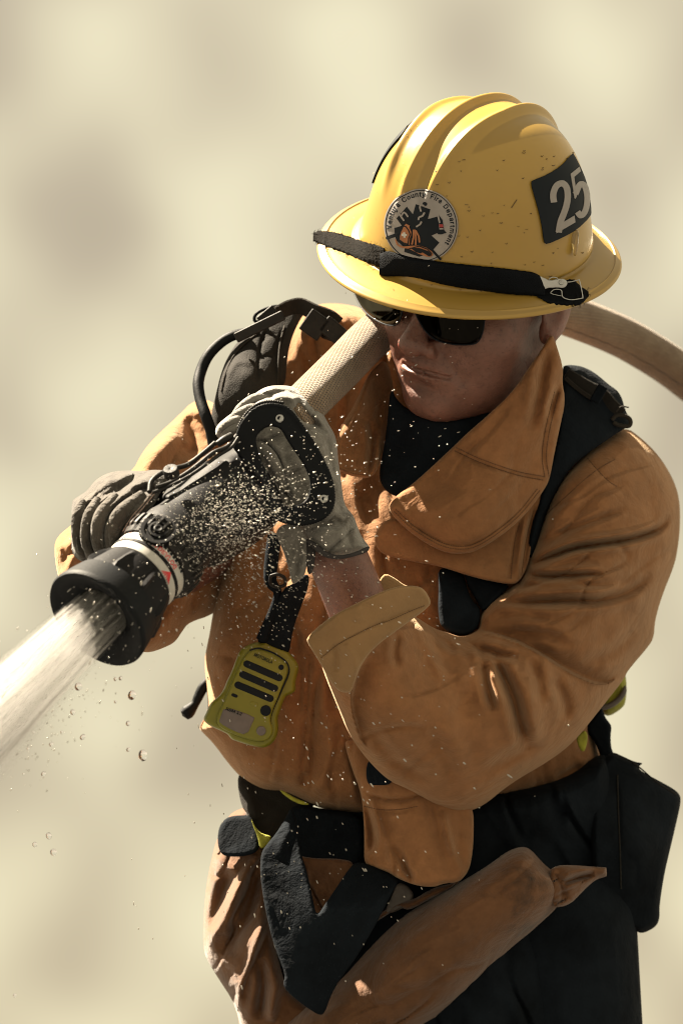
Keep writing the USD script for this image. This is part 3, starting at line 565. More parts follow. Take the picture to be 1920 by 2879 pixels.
# dark shield decal on the front, seen edge-on
dsh = [(.56 + .0 * i, 0) for i in range(2)]
def crown_patch(th0, th1, p0, p1, off, n=24, m_=24):
    T, P_ = np.meshgrid(np.linspace(th0, th1, n), np.linspace(p0, p1, m_), indexing='ij'); p = crown_pt(P_.ravel(), T.ravel()); c = HELC + hn * .05; nn = p - c; nn /= np.linalg.norm(nn, axis=1)[:, None]
    a = np.vstack([p + nn * off, p - nn * .001]); N = n * m_; i, j = np.meshgrid(np.arange(n - 1), np.arange(m_ - 1), indexing='ij'); q = np.stack([i * m_ + j, (i + 1) * m_ + j, (i + 1) * m_ + j + 1, i * m_ + j + 1], -1).reshape(-1, 4); f = np.vstack([q[:, [0, 1, 2]], q[:, [0, 2, 3]]])
    bd = [b for b in np.r_[np.arange(m_), (np.arange(1, n)) * m_ + m_ - 1, (n - 1) * m_ + np.arange(m_ - 2, -1, -1), np.arange(n - 2, 0, -1) * m_]]; bd = np.array(bd); b2 = np.roll(bd, -1)
    f = np.vstack([f, f[:, ::-1] + N, np.stack([bd, b2 + N, b2], 1), np.stack([bd, bd + N, b2 + N], 1)]); g = trimesh.Trimesh(a, f, process=False)
    if (np.cross(a[f[0, 1]] - a[f[0, 0]], a[f[0, 2]] - a[f[0, 0]]) @ nn[0]) < 0: g.invert()
    return g
part(helmet, 'side_decal', crown_patch(math.radians(-100), math.radians(-55), .44, .80, .0022), 'decal_black', smooth=40)
# scuffs and nicks
rs = np.random.default_rng(4); nick = []
for _ in range(95):
    u, v = rs.uniform(1180, 1640), rs.uniform(420, 830)
    a, L_ = rs.uniform(-.5, .5), rs.uniform(1.5, 5.5); nick.append(LineString([(u, v), (u + L_ * math.cos(a), v + L_ * math.sin(a) + 1), (u + L_ * 1.6, v - 1)]).buffer(rs.uniform(.35, .9)))
nick.append(LineString([(1438, 582), (1452, 561)]).buffer(1.3))
nm_ = lay(plate(shapely.union_all(nick), .0002, 5), idm, helm, .0003); part(helmet, 'scuff_marks', nm_ if nm_.volume > 0 else flip(nm_), 'helmet_scratch', smooth=False, kind='stuff')
rs = np.random.default_rng(21); bc, br_, bn = [], [], []
for _ in range(170):
    q_b = np.array([rs.uniform(905, 1240), rs.uniform(330, 860)]); d_b = float(helm.at(q_b[:1], q_b[1:])[0]); n_b = helm.nrm(q_b[:1], q_b[1:])[0]
    if n_b @ SUNV > .15 and shapely.contains_xy(Polygon([(905, 640), (1030, 530), (1060, 420), (1200, 330), (1240, 500), (1180, 530), (1080, 640), (1130, 850), (960, 770)]), *q_b): bc.append(V(*q_b, d_b) + n_b * .0001); br_.append(rs.uniform(.0002, .0006)); bn.append(n_b)
bb = trimesh.creation.icosphere(1)
part(helmet, 'water_beads', cat([trimesh.Trimesh(c + bb.vertices * r, bb.faces, process=False) for c, r in zip(bc, br_)]), 'water', smooth=True, kind='stuff')
# goggle strap round the front: fuzzy piece, then the black band, then the buckle
def band(upper, lower, lift, n=60, thick=.002, fuzz=0):
    U, L_ = resample(spline(Z(upper)), 1), resample(spline(Z(lower)), 1)
    t = np.linspace(0, 1, n); U = np.stack([np.interp(t, np.linspace(0, 1, len(U)), c) for c in U.T], 1); L_ = np.stack([np.interp(t, np.linspace(0, 1, len(L_)), c) for c in L_.T], 1)
    if fuzz: r_ = np.random.default_rng(3); U = U + r_.normal(0, fuzz, U.shape); L_ = L_ + r_.normal(0, fuzz, L_.shape)
    return U, L_
def strap_mesh(U, L_, lift, thick, m_=9, endlift=None):
    s_ = np.linspace(0, 1, m_); G = U[:, None] * (1 - s_)[None, :, None] + L_[:, None] * s_[None, :, None]; uv = G.reshape(-1, 2)
    d = helm.at(uv[:, 0], uv[:, 1]).reshape(len(U), m_)
    from scipy.ndimage import gaussian_filter
    du, dl = gaussian_filter(d[:, 0], 3, mode='nearest'), gaussian_filter(d[:, -1], 3, mode='nearest'); dd = du[:, None] * (1 - s_) + dl[:, None] * s_
    dd = np.maximum(dd, d) + lift + thick * (1 - np.abs(2 * s_ - 1) ** 6)
    p = V(G[..., 0], G[..., 1], dd); b = V(G[..., 0], G[..., 1], dd - thick - .002); n = len(U); v = np.vstack([p.reshape(-1, 3), b.reshape(-1, 3)]); N = n * m_
    i, j = np.meshgrid(np.arange(n - 1), np.arange(m_ - 1), indexing='ij'); q = np.stack([i * m_ + j, i * m_ + j + 1, (i + 1) * m_ + j + 1, (i + 1) * m_ + j], -1).reshape(-1, 4); f = np.vstack([q[:, [0, 1, 2]], q[:, [0, 2, 3]]])
    bd = np.r_[np.arange(m_), np.arange(1, n) * m_ + m_ - 1, (n - 1) * m_ + np.arange(m_ - 2, -1, -1), np.arange(n - 2, 0, -1) * m_]; b2 = np.roll(bd, -1)
    f = np.vstack([f, f[:, ::-1] + N, np.stack([bd, bd + N, b2], 1), np.stack([b2, bd + N, b2 + N], 1)]); g = trimesh.Trimesh(v, f, process=False)
    if np.cross(v[f[0, 1]] - v[f[0, 0]], v[f[0, 2]] - v[f[0, 0]])[2] < 0: g.invert()
    return g
U_, L_ = band('A 36,872 75,855 180,868 290,905 380,930 440,955', 'A 42,915 90,932 200,972 300,1015 405,1058 440,1070', 0, 70, fuzz=1.2)
fz = strap_mesh(U_, L_, .001, .003)
strap = part(helmet, 'goggle_strap', fz, 'strap_fuzzy', smooth=50, label='fuzzy worn end of the black goggle strap')
U2, L2 = band('A 415,985 460,970 600,1005 800,1035 1000,1055 1200,1078 1300,1098 1345,1150', 'A 412,1100 450,1110 600,1118 800,1165 1000,1195 1150,1213 1300,1222 1345,1225', 0, 90, fuzz=.35)
part(helmet, 'goggle_strap', strap_mesh(U2, L2, .002, .003), 'strap_black', smooth=50)
U3, L3 = band('A 1290,1225 1340,1150 1420,1140 1500,1130 1560,1180 1590,1200', 'A 1300,1228 1360,1262 1430,1272 1500,1280 1545,1270 1592,1225', 0, 40, fuzz=1.0)
part(helmet, 'goggle_strap', strap_mesh(U3, L3, .000, .003), 'strap_black', smooth=50)
rs = np.random.default_rng(8); fib = []
for _ in range(130):
    t = rs.integers(0, 70); top = rs.random() < .5; p0 = (U_ if top else L_)[t]
    if rs.random() < .25: p0 = rs.choice(np.array([(1592, 1215), (1540, 1275), (1500, 1280), (1585, 1180), (1560, 1262)])) / 2 + np.array(CROP['A'])
    d0 = float(helm.at(np.array([p0[0]]), np.array([p0[1]]))[0]) + .004; a = rs.uniform(0, 6.28); l_ = rs.uniform(3, 9)
    fib.append(ptube([(p0[0], p0[1], d0), (p0[0] + l_ * .5 * math.cos(a), p0[1] + l_ * .5 * math.sin(a), d0 + .001), (p0[0] + l_ * math.cos(a + .5), p0[1] + l_ * math.sin(a + .5), d0 + .001)], .38, 4, 3))
part(strap, 'loose_fibres', cat(fib), 'strap_fuzzy', smooth=False, kind='stuff')
bk = lambda txt: np.array([(1480 + float(a.split(',')[0]) * 200 / 1568, 740 + float(a.split(',')[1]) * 160 / 1254) for a in txt.split()])
bd0 = float(helm.at(np.array([1535.]), np.array([810.]))[0]) + .0085
bplate = Relief(bk('235,255 300,275 420,330 470,360 560,370 650,340 760,330 850,350 900,400 900,460 860,520 800,545 700,530 520,540 480,540 380,580 300,575 270,480'), [(1500, 800, bd0)], rim=(2, .0008), back=.001, step=3)
bukl = part(helmet, 'buckle', bplate.mesh, 'steel', smooth=40, label='steel ladder buckle on the strap')
def bwire(t, r=.9): q = bk(t); return ptube(np.c_[q, np.full(len(q), bd0 + .0008)], r, 8, 6)
part(bukl, 'buckle_frame', cat([bwire('905,410 1000,400 1150,360 1165,370 1210,560 1240,740 1220,765 1000,800 850,770 790,720 770,600 700,570 600,580 530,640', 1.5), bwire('530,660 640,690 770,715', 1.2), bwire('490,350 560,305 640,310 690,330', 1.6)]), 'steel', smooth=60)
part(bukl, 'buckle_jaw', Relief(bk('210,600 300,605 520,680 470,745 340,740 225,715'), [(1500, 825, bd0 + .0006)], rim=(3, .0012), back=.0012, step=3).mesh, 'steel', smooth=40)
rv = bk('765,415'); part(bukl, 'rivet', lathe(V(rv[0, 0], rv[0, 1], bd0 - .0005), (0, 0, 1), [(0, .0026), (.001, .0026), (.0016, .0020), (.0014, .0008), (.0018, .0006), (.0018, .00001)], 20), 'steel', smooth=30)
cl = Relief('B 935,870 950,852 975,850 985,870 980,930 970,995 955,1000 948,985 945,935 935,920', [(1615, 690, float(helm.at(np.array([1612.]), np.array([680.]))[0]) + .005)], rim=(5, .004), back=.003, step=3)
part(helmet, 'clear_clip', cl.mesh, 'clip_clear', smooth=40)

# ------------------------------------------------------------------ sunglasses
glasses = thing('sunglasses', 'dark wraparound sunglasses under the helmet brim on the firefighter\'s face', 'sunglasses', W(hp(.095, 0, 0)))
def gd(l, u, bulge=.098): return hp(bulge - 9.0 * l * l * 1.0, l, u)
rc = [];
for l, u in ((.006, .02), (.006, -.02), (.03, .02), (.03, -.022), (.055, .02), (.055, -.02), (.068, 0), (.04, 0)):
    p = gd(l, u, .1115); q = PX(p); rc.append((q[0], q[1], p[2]))
lens1 = Relief('A 595,1240 605,1290 635,1360 680,1428 740,1473 830,1495 920,1496 968,1478 993,1425 1008,1345 1035,1295 1040,1240 800,1215', rc, rim=(8, .0025), back=.0015, step=4)
part(glasses, 'lens', lens1.mesh, 'dark_lens', smooth=40)
lc = []
for l, u in ((-.006, .02), (-.006, -.02), (-.03, .02), (-.03, -.022), (-.055, .02), (-.055, -.02), (-.068, 0), (-.04, 0)):
    p = gd(l, u, .1115); q = PX(p); lc.append((q[0], q[1], p[2]))
lens2 = Relief('A 262,1140 266,1175 285,1240 330,1310 400,1362 470,1388 515,1380 535,1335 550,1270 560,1200 560,1160 400,1120', lc, rim=(8, .0020), back=.0015, step=4)
part(glasses, 'lens', lens2.mesh, 'amber_lens', smooth=40, label='amber lens catching light from behind')
def rimtube(L, txt, r=1.6):
    q = Z(txt); return ptube(np.c_[q, L.at(q[:, 0], q[:, 1]) + .0004], r, 8, 6)
part(glasses, 'frame', cat([rimtube(lens1, 'A 597,1250 605,1290 635,1360 680,1428 740,1473 830,1495 920,1496 968,1478 993,1425 1008,1345 1035,1295 1038,1250', 2.2), rimtube(lens2, 'A 264,1150 266,1175 285,1240 330,1310 400,1362 470,1388 515,1380 535,1335 550,1270 558,1180', 2.2)]), 'decal_black', smooth=60)
t0, t1, t2 = hp(.066, .068, .012), hp(.03, .083, .010), hp(-.02, .088, .012)
part(glasses, 'temple_arm', tube(spline(np.array([t0, t1, t2]), 8), .0026, 8, squash=1.8)[0], 'decal_black', smooth=60)
t0, t1, t2 = hp(.066, -.068, .012), hp(.03, -.083, .010), hp(-.02, -.088, .012)
part(glasses, 'temple_arm', tube(spline(np.array([t0, t1, t2]), 8), .0026, 8, squash=1.8)[0], 'decal_black', smooth=60)
part(glasses, 'bridge', tube(spline(np.array([hp(.098, -.012, .012), hp(.102, 0, .016), hp(.098, .012, .012)]), 6), .0028, 8)[0], 'decal_black', smooth=60)

# ------------------------------------------------------------------ firefighter's coat
def C3(txt): return np.array([tuple(float(q) for q in a.split(',')) for a in txt.split()])
torso = Relief('N 885,855 950,850 1030,868 1120,930 1300,1000 1500,1080 1640,1150 1760,1230 1800,1400 1790,1600 1740,1880 1660,2030 I 1090,400 1115,490 1060,580 950,635 580,720 400,775 J 1200,440 1010,395 860,375 745,335 600,260 F 500,1450 430,1425 350,1370 280,1290 200,1180 130,1112 120,1088 175,1000 160,850 150,720 160,650 180,560 200,430 N 612,1650 640,1500 660,1300 680,1150 770,960 840,880',
    C3('900,900,-.10 1000,1000,-.09 700,1300,-.09 640,1600,-.05 600,1900,-.03 620,2050,-.03 800,1700,.00 850,2000,.01 850,2250,-.015 1050,1500,-.01 1100,2000,.01 1100,2290,-.03 1300,1500,-.01 1400,2200,-.03 1650,1700,-.08 1670,2150,-.09 1500,1200,-.09 1250,1150,-.07 760,1150,-.10'), rim=(70, .055), back=.10, step=7, noise=(.006, 130, 3), crease=(.006, 60, 31, 85),
    folds=[('F 750,670 725,900 720,1100 695,1400', -.010, 9, 'v'), ('F 805,760 770,900 755,1200 745,1500', -.012, 10, 'v'), ('F 900,1150 850,1300 800,1500', .006, 22), ('F 560,1130 540,1280 505,1440', .004, 14, 's'), ('F 160,700 260,690 340,720', -.006, 10, 'v'), ('F 170,780 200,900 170,1000', .004, 14), ('F 300,440 420,400 520,330', -.008, 12, 'v'),
           ('F 620,1440 680,1460 730,1520', -.006, 8, 'v'), ('F 760,1545 830,1500 860,1430', .006, 14), ('F 700,1420 720,1350', -.008, 10), ('I 850,580 920,540 980,520 970,570', -.008, 9, 'v'), ('I 500,770 600,690 720,650', -.006, 10, 'v'), ('I 980,460 1010,420 1020,360', -.006, 12),
           ('D 720,420 740,300 800,180', -.008, 16), ('D 900,180 1000,190 1100,210', .006, 20), ('G 160,870 120,960 60,1010', -.008, 10, 'v'), ('G 340,940 370,1050 385,1200', .008, 10, 'g')])
jacket = part(person, 'jacket', torso.mesh, 'jacket_cloth', smooth=60)

# right sleeve, behind the nozzle
rs_ = Relief('E 900,-60 800,40 740,95 650,180 590,260 550,345 420,430 205,650 140,700 108,745 105,810 120,920 140,975 220,1050 330,1180 450,1310 590,1367 650,1370 730,1340 785,1312 825,1250 862,1200 1000,1157 1120,1050 1200,600 1130,150 1020,-40',
    C3('560,1130,-.11 520,1220,-.07 440,1290,-.02 600,1200,-.09 380,1400,.06 240,1490,.17 170,1540,.20 200,1620,.20 330,1740,.14 430,1820,.08 500,1770,.02 590,1730,-.06 650,1500,-.08 500,1500,.02'), rim=(55, .05), back=.07, step=6, noise=(.006, 90, 8), crease=(.006, 55, 41, 110),
    folds=[('E 830,10 860,110 880,200 870,290', -.030, 34, 'g'), ('E 930,20 960,100 990,200', -.012, 16, 'g'), ('E 815,20 835,120 860,240', .008, 12), ('E 600,330 700,220 780,120', .010, 26), ('E 115,750 160,720 205,690', -.018, 16, 'g'), ('E 150,960 190,880 240,800', .010, 14), ('E 640,1360 700,1250 800,1130', .008, 18), ('E 600,1330 660,1200 780,1050', -.008, 16), ('E 860,1195 900,1000 1000,900', -.012, 14, 'v'), ('E 760,1180 820,1080 900,1000', .006, 14)])
part(jacket, 'sleeve', rs_.mesh, 'jacket_cloth', smooth=60)

# left arm, the big near sleeve
arm = Relief('G 1240,93 1340,168 1430,258 1508,380 1549,500 1553,650 1540,780 1520,880 1450,1050 1410,1190 1405,1280 1380,1330 1250,1480 I 1245,10 1110,180 960,370 820,480 600,605 440,740 330,772 250,765 150,720 0,632 H 480,1190 360,1070 260,930 200,780 130,610 100,520 200,330 500,180 640,270 740,335 800,352 890,385 960,362 1000,330 1000,260 1070,170 1140,130 1215,75 G 640,990 680,935 705,830 760,700 790,600 860,430 1000,270 1100,180',
    C3('1756,1230,-.07 1830,1300,-.08 1880,1450,-.08 1860,1620,-.07 1800,1800,-.05 1700,1400,.0 1600,1450,.005 1520,1560,.02 1700,1650,.04 1550,1720,.07 1400,1720,.06 1640,1950,.05 1500,2000,.11 1560,2120,.04 1400,2200,.08 1270,2250,.09 1130,2190,.11 1350,1850,.105 1220,1800,.12 1300,2050,.15 1100,2000,.18 1150,1800,.17 1000,1950,.19 960,1850,.215 1000,1780,.22'), rim=(62, .045), back=.06, step=5, noise=(.003, 90, 4), crease=(.004, 60, 51, -22),
    folds=[('G 690,885 850,822 980,778 1250,735 1420,680 1500,600', -.018, 9, 'w'), ('G 800,845 980,782 1250,738 1420,684', -.006, 4, 'v'), ('G 850,850 1000,800 1150,765 1280,735', -.005, 6, 'v'), ('G 780,780 900,695 1050,505 1200,437 1260,410', -.007, 7, 'v'), ('G 690,930 800,942 1000,932 1120,930', -.012, 9, 'w'), ('G 690,930 800,942 1000,932 1120,930', -.004, 3, 'v'), ('G 530,1080 700,1088 900,1078 1100,1072 1250,1030 1400,940', -.014, 13, 'w'), ('G 560,1085 700,1090 900,1080 1090,1073', -.005, 4, 'v'), ('G 1020,270 1090,340 1150,400 1200,432', -.0035, 4, 'v'),
           ('G 560,1010 700,990 760,970', -.006, 9, 'w'), ('G 800,600 900,500 1000,420', -.004, 14, 'g'), ('G 760,700 900,560 1000,480', .005, 18),
           ('G 330,1280 430,1256 600,1298 750,1370 900,1462 1050,1535 1150,1540 1260,1470', -.028, 20, 's'), ('G 330,1262 450,1255 600,1298 760,1378 900,1465 1050,1538', -.009, 7, 'v'),
           ('H 900,392 960,430 1010,480 1050,515', -.012, 9, 'v'), ('H 960,438 1060,466 1140,488 1215,492', -.009, 11, 'w'), ('H 1060,478 1120,580 1185,730 1230,890 1275,1020', -.015, 17, 'w'), ('H 995,470 1020,560 1045,680 1080,800', -.009, 13, 'w'), ('H 640,275 700,430 760,560 800,640', .009, 15), ('H 950,440 990,500 1020,560', .010, 18), ('H 850,400 900,560 910,700', .007, 26),
           ('H 380,440 310,560 282,680 285,800 330,950 380,1050', -.014, 20, 's'), ('H 460,330 350,470 290,600 275,720', .008, 13), ('H 930,600 900,800 950,1000 1000,1200', -.007, 34), ('H 1290,600 1320,800 1310,1000', .007, 28), ('H 600,640 560,900 640,1150', .004, 60), ('H 1400,560 1480,700 1500,850', -.005, 40), ('H 470,1000 700,1200 900,1290', -.005, 40),
           ('G 1400,940 1470,800 1500,700', .006, 30), ('G 1300,1150 1380,1000 1450,900', .008, 30), ('G 1150,1300 1280,1150 1350,1050', .005, 30), ('G 700,960 860,965 1000,955', -.005, 6, 'v'), ('G 900,960 1100,990 1300,960', -.006, 12, 'w'), ('G 760,760 900,690 1080,620 1250,560', -.005, 9, 'w'), ('G 480,1180 640,1150 820,1170', -.005, 14, 'w'), ('G 600,1250 800,1270 950,1340', -.005, 14, 'w'), ('G 1000,1420 1150,1380 1300,1260', -.006, 16, 'w'), ('H 700,300 820,420 860,480', -.006, 9, 'w'), ('H 540,345 520,470 545,560', -.004, 10, 'w'), ('H 1290,500 1330,640 1345,760', -.006, 14, 'w'), ('H 1420,620 1480,760 1480,860', -.006, 14, 'w'), ('H 380,900 520,1080 700,1180', -.005, 16, 'w'), ('H 720,900 800,1060 850,1200', -.005, 20, 'w'), ('H 1000,1150 1200,1050 1380,960', -.005, 18, 'w')])
sl = part(jacket, 'sleeve', arm.mesh, 'jacket_cloth', smooth=60, label='bulky left sleeve folded at the elbow')
def seam(rel, txt, off=.0006, gap=7.0, r=.8, pair=None):
    q = resample(spline(Z(txt)), gap); out = []
    t = np.gradient(q, axis=0); t /= np.linalg.norm(t, axis=1)[:, None]
    for sgn in ((0,) if pair is None else (-1, 1)):
        p = q + (np.stack([t[:, 1], -t[:, 0]], 1) * sgn * (pair or 0)); d = rel.at(p[:, 0], p[:, 1]) + off
        for i in range(len(p) - 1):
            a, b = V(*p[i], d[i]), V(*(p[i] + (p[i + 1] - p[i]) * .68), d[i] + (d[i + 1] - d[i]) * .68)
            out.append(tube(np.array([a, (a + b) / 2 + [0, 0, .0003], b]), r / S, 5)[0])
    return cat(out)
part(sl, 'stitching', cat([seam(arm, 'G 800,590 900,500 1010,400 1100,330 1190,280', r=.95), seam(arm, 'G 1030,275 1090,345 1150,405 1200,437', r=.95)]), 'seam_thread', smooth=False, kind='stuff')

# turned-back cuff with the wrist coming out of it
cuffb = Relief('H 400,160 450,15 520,50 578,95 660,110 560,180', [(1080, 1640, .175)], rim=(6, .003), back=.003, step=4, noise=(.001, 30, 2))
cuff = Relief('H 22,405 30,385 60,350 122,296 200,245 330,180 430,133 500,108 560,94 650,95 690,118 728,188 700,222 640,268 560,325 500,370 430,420 370,480 320,560 290,650 270,700 200,690 150,620 100,530',
    C3('862,1800,.245 870,1770,.245 915,1748,.25 1000,1700,.255 1065,1665,.255 1150,1650,.24 1205,1690,.225 1150,1735,.235 1060,1800,.245 1000,1900,.235 960,1930,.225 920,1880,.235'), rim=(9, .005), back=.006, step=4, noise=(.002, 45, 6),
    folds=[('H 100,500 220,410 400,320 600,230 700,200', -.0025, 4, 'v'), ('H 240,420 290,500 300,600', .004, 12), ('H 180,420 200,500 190,580', -.004, 10), ('H 330,200 300,300', .003, 14), ('H 60,380 130,330 200,270', .003, 10)])
cf = part(jacket, 'cuff', cuff.mesh, 'cuff_cloth', smooth=60, label='turned-back left cuff')
part(cf, 'inner_rim', cuffb.mesh, 'cuff_cloth', smooth=60)
part(cf, 'stitching', seam(cuff, 'H 105,500 200,425 300,370 400,320 500,285 600,240 690,205', r=.9), 'seam_thread', smooth=False, kind='stuff')

# collar: far side, shirt, near lapel
shirt = Relief('C 195,600 230,690 300,745 420,790 600,800 780,740 760,860 680,960 500,1100 300,1230 215,1235 140,1170 130,1080 170,900', [(1150, 1250, .004), (1300, 1210, .022), (1110, 1370, .006)], rim=(14, .006), back=.02, step=6, noise=(.002, 60, 2))
part(person, 't_shirt', shirt.mesh, 'black_cloth', smooth=60)
col1 = Relief('D 1275,400 1180,490 1140,570 1090,680 1040,760 1000,830 992,900 1000,990 998,1045 1080,1080 1190,1092 1235,1010 1262,880 1300,690 1320,600', C3('1080,1020,-.045 1020,1120,-.01 960,1220,.01 955,1310,.015 1040,1330,.015 1075,1230,-.02 1095,1130,-.045 1110,1060,-.06'), rim=(14, .008), back=.008, step=4, noise=(.003, 50, 5),
    folds=[('D 1170,500 1140,640 1110,720 1060,820 1020,900', .010, 14), ('D 1180,760 1190,900 1170,1080', -.007, 9, 'w'), ('D 1240,640 1225,760 1200,900', -.005, 10), ('D 1000,1015 1080,1035 1180,1045', -.002, 4, 'v')])
c1 = part(jacket, 'collar', col1.mesh, 'jacket_cloth', smooth=60, label='far collar point, sunlit')
part(c1, 'stitching', seam(col1, 'D 1003,1030 1080,1060 1180,1072', r=.95), 'seam_thread', smooth=False, kind='stuff')
lap0 = Relief('C 190,1340 110,1430 105,1500 150,1560 G 50,860 180,878 400,950 520,975 600,987 640,978 690,900 720,760 775,600 800,420 700,380 500,500 100,650', C3('1100,1500,.035 1080,1540,.03 1200,1590,.045 1330,1625,.045 1440,1640,.035 1490,1540,.0 1520,1440,-.01 1350,1500,.03'), rim=(10, .006), back=.006, step=5, noise=(.002, 60, 9),
    folds=[('G 660,610 625,720 580,960', -.004, 5, 'v'), ('G 740,540 700,700 660,950', -.006, 8, 'w'), ('G 680,620 660,760 640,960', .004, 8)])
l0 = part(jacket, 'lapel', lap0.mesh, 'jacket_cloth', smooth=60)
part(l0, 'stitching', cat([seam(lap0, 'G 650,640 620,760 600,960', r=.95), seam(lap0, 'G 730,570 690,720 660,940', r=.95)]), 'seam_thread', smooth=False, kind='stuff')
lap = Relief('C 1100,305 1128,375 1168,510 1160,590 1180,690 1150,830 1118,980 1090,1135 1062,1190 990,1290 930,1358 830,1445 700,1530 600,1560 480,1545 330,1455 235,1370 190,1315 186,1272 228,1226 300,1178 400,1090 550,950 620,880 750,768 880,645 980,495 1050,395',
    C3('1552,950,.052 1580,1060,.030 1585,1130,.025 1530,1100,.052 1490,1040,.062 1440,1110,.062 1390,1160,.058 1560,1250,.015 1535,1350,.010 1300,1250,.045 1400,1330,.055 1200,1340,.045 1110,1420,.055 1250,1450,.07 1300,1545,.06 1460,1450,.035 1180,1500,.06 1400,1500,.055'), rim=(11, .007), back=.006, step=5, noise=(.0025, 80, 7), crease=(.003, 60, 71, -50),
    folds=[('C 1085,400 1050,560 1020,700 990,860', -.008, 14, 'w'), ('C 1150,600 1110,700 1090,800', -.006, 9, 'w'), ('C 555,975 700,1045 900,1110 1060,1142', -.005, 5, 'v'), ('C 225,1300 330,1395 480,1484 600,1505 700,1478 830,1390 930,1300 1020,1180', -.005, 5, 'v'), ('C 1085,1120 1050,990 1075,800 1120,640', -.0045, 5, 'v'), ('C 560,985 640,960 700,900', -.003, 10), ('C 600,1000 800,900 950,760', .006, 40), ('C 200,1270 240,1300 300,1340', .006, 14), ('C 950,560 1000,640 960,800', .006, 26)])
l1 = part(jacket, 'lapel', lap.mesh, 'jacket_cloth', smooth=60, label='wide near lapel with stitched edge')
part(l1, 'stitching', cat([seam(lap, 'C 560,965 700,1030 900,1098 1060,1130', r=1.0, pair=5), seam(lap, 'C 220,1310 330,1410 480,1498 600,1520 700,1492 830,1405 930,1315 1030,1190', r=1.0, pair=4), seam(lap, 'C 1075,1120 1060,1000 1080,850 1130,640', r=1.0, pair=6)]), 'seam_thread', smooth=False, kind='stuff')

# hanging chest pocket at the waist, hem trims
pock = Relief('H 245,960 240,1000 280,1130 322,1235 340,1330 348,1480 J 1048,560 1047,665 1090,690 1180,715 1240,755 1340,793 1440,803 I 220,1170 310,1165 365,1100 385,1000 392,880 390,740 300,650 100,600 H 500,1000 350,960', C3('975,2090,.03 1000,2180,.045 1030,2350,.04 1030,2425,.05 1150,2300,.07 1200,2480,.07 1290,2470,.06 1325,2380,.045 1320,2250,.045 1200,2150,.055'), rim=(16, .012), back=.03, step=5, noise=(.003, 60, 12), crease=(.004, 45, 61, 80),
    folds=[('H 330,1245 420,1285 540,1297 660,1275 720,1255', -.008, 5, 'v'), ('H 350,1345 450,1365 560,1362 640,1345', -.003, 4, 'v'), ('H 380,1330 430,1440 480,1540 560,1700', .008, 13), ('H 345,1300 380,1420 400,1600', -.009, 11, 'w'), ('H 790,1360 820,1500 850,1620', .007, 10), ('J 1060,650 1130,540 1110,420', .006, 10), ('I 230,880 290,1050 330,1130', .006, 12), ('J 1200,560 1290,720 1330,780', -.006, 10, 'w')])
pk = part(jacket, 'pocket', pock.mesh, 'jacket_cloth', smooth=60)
part(pk, 'stitching', seam(pock, 'H 345,1335 450,1356 560,1352 650,1335', r=.95), 'seam_thread', smooth=False, kind='stuff')
part(pk, 'hook_tape', Relief('H 360,1070 358,1214 420,1218 500,1216 520,1150 450,1060', [(1060, 2160, .068)], rim=(4, .002), back=.003, step=4).mesh, 'black_cloth', smooth=50)
def trim(outline, d, m='lime_trim', r=(4, .002)): return Relief(outline, [(0, 0, d)], rim=r, back=.003, step=4, noise=(.0012, 14, 3)).mesh
part(jacket, 'reflective_trim', trim('J 565,250 600,262 660,300 740,330 735,340 680,335 610,295', .012), 'lime_trim')
part(jacket, 'reflective_trim', trim('I 400,775 470,785 530,775 515,830 400,828', -.005), 'lime_trim')
part(jacket, 'reflective_trim', trim('I 965,350 1000,315 1022,308 1035,345 1020,420 1000,432 980,400', -.035), 'lime_trim')
bt = part(jacket, 'back_panel', Relief('I 1100,60 1200,-40 1250,-20 1250,150 1220,190 1140,238 1100,190', [(1716, 1960, -.16)], rim=(20, .02), back=.06, step=5).mesh, 'lime_trim', label='lime and grey reflective band at the back of the coat')
part(bt, 'reflective_band', Relief('I 1090,165 1150,160 1210,110 1240,50 1252,60 1252,110 1190,175 1130,195 1090,190', [(1716, 1960, -.155)], rim=(5, .003), back=.004, step=4).mesh, 'silver_trim')

# trousers and boots (below the frame)
tr = Relief('N 1000,2220 1200,2240 1426,2230 1600,2190 1690,2110 1730,2150 1750,2300 1778,2480 1776,2600 1752,2640 1766,2685 1754,2735 1767,2790 1757,2840 1766,2900 1760,3050 1700,3150 1300,3150 1000,3100 800,2900 760,2600 850,2400 900,2280', C3('1000,2300,-.05 1300,2400,.0 1600,2260,-.02 1690,2150,-.04 1740,2500,-.09 1400,2800,.02 1000,2800,-.02 1300,3100,.02 1720,3000,-.1'), rim=(70, .06), back=.10, step=7, noise=(.006, 90, 2), crease=(.014, 55, 3, 70), folds=[('I 1230,1480 1150,1500 1050,1480', -.006, 12), ('I 1240,1560 1150,1570', .006, 12)])
trs = part(person, 'trousers', tr.mesh, 'black_cloth', smooth=60)
legs = m3.Manifold()
for sx, kz in ((-1, .10), (1, -.06)): legs += limb([(down((.13 + sx * .075, .13, .72)), .085), (down((.13 + sx * .10, .12 - kz * .8, .46)), .075), (down((.13 + sx * .13, .14 - kz * .4, .14)), .068)])
lm = tri(legs.refine_to_length(.02)); part(trs, 'leg', lm, 'black_cloth', smooth=60)
for sx, kz in ((-1, .10), (1, -.06)):
    bm = limb([(down((.13 + sx * .13, .14 - kz * .4, .22)), .055), (down((.13 + sx * .13, .16 - kz * .4, .055)), .052), (down((.13 + sx * .14, -.03 - kz * .4, .04)), .040)]).refine_to_length(.015); part(person, 'boot', tri(bm), 'boot_leather', smooth=60)
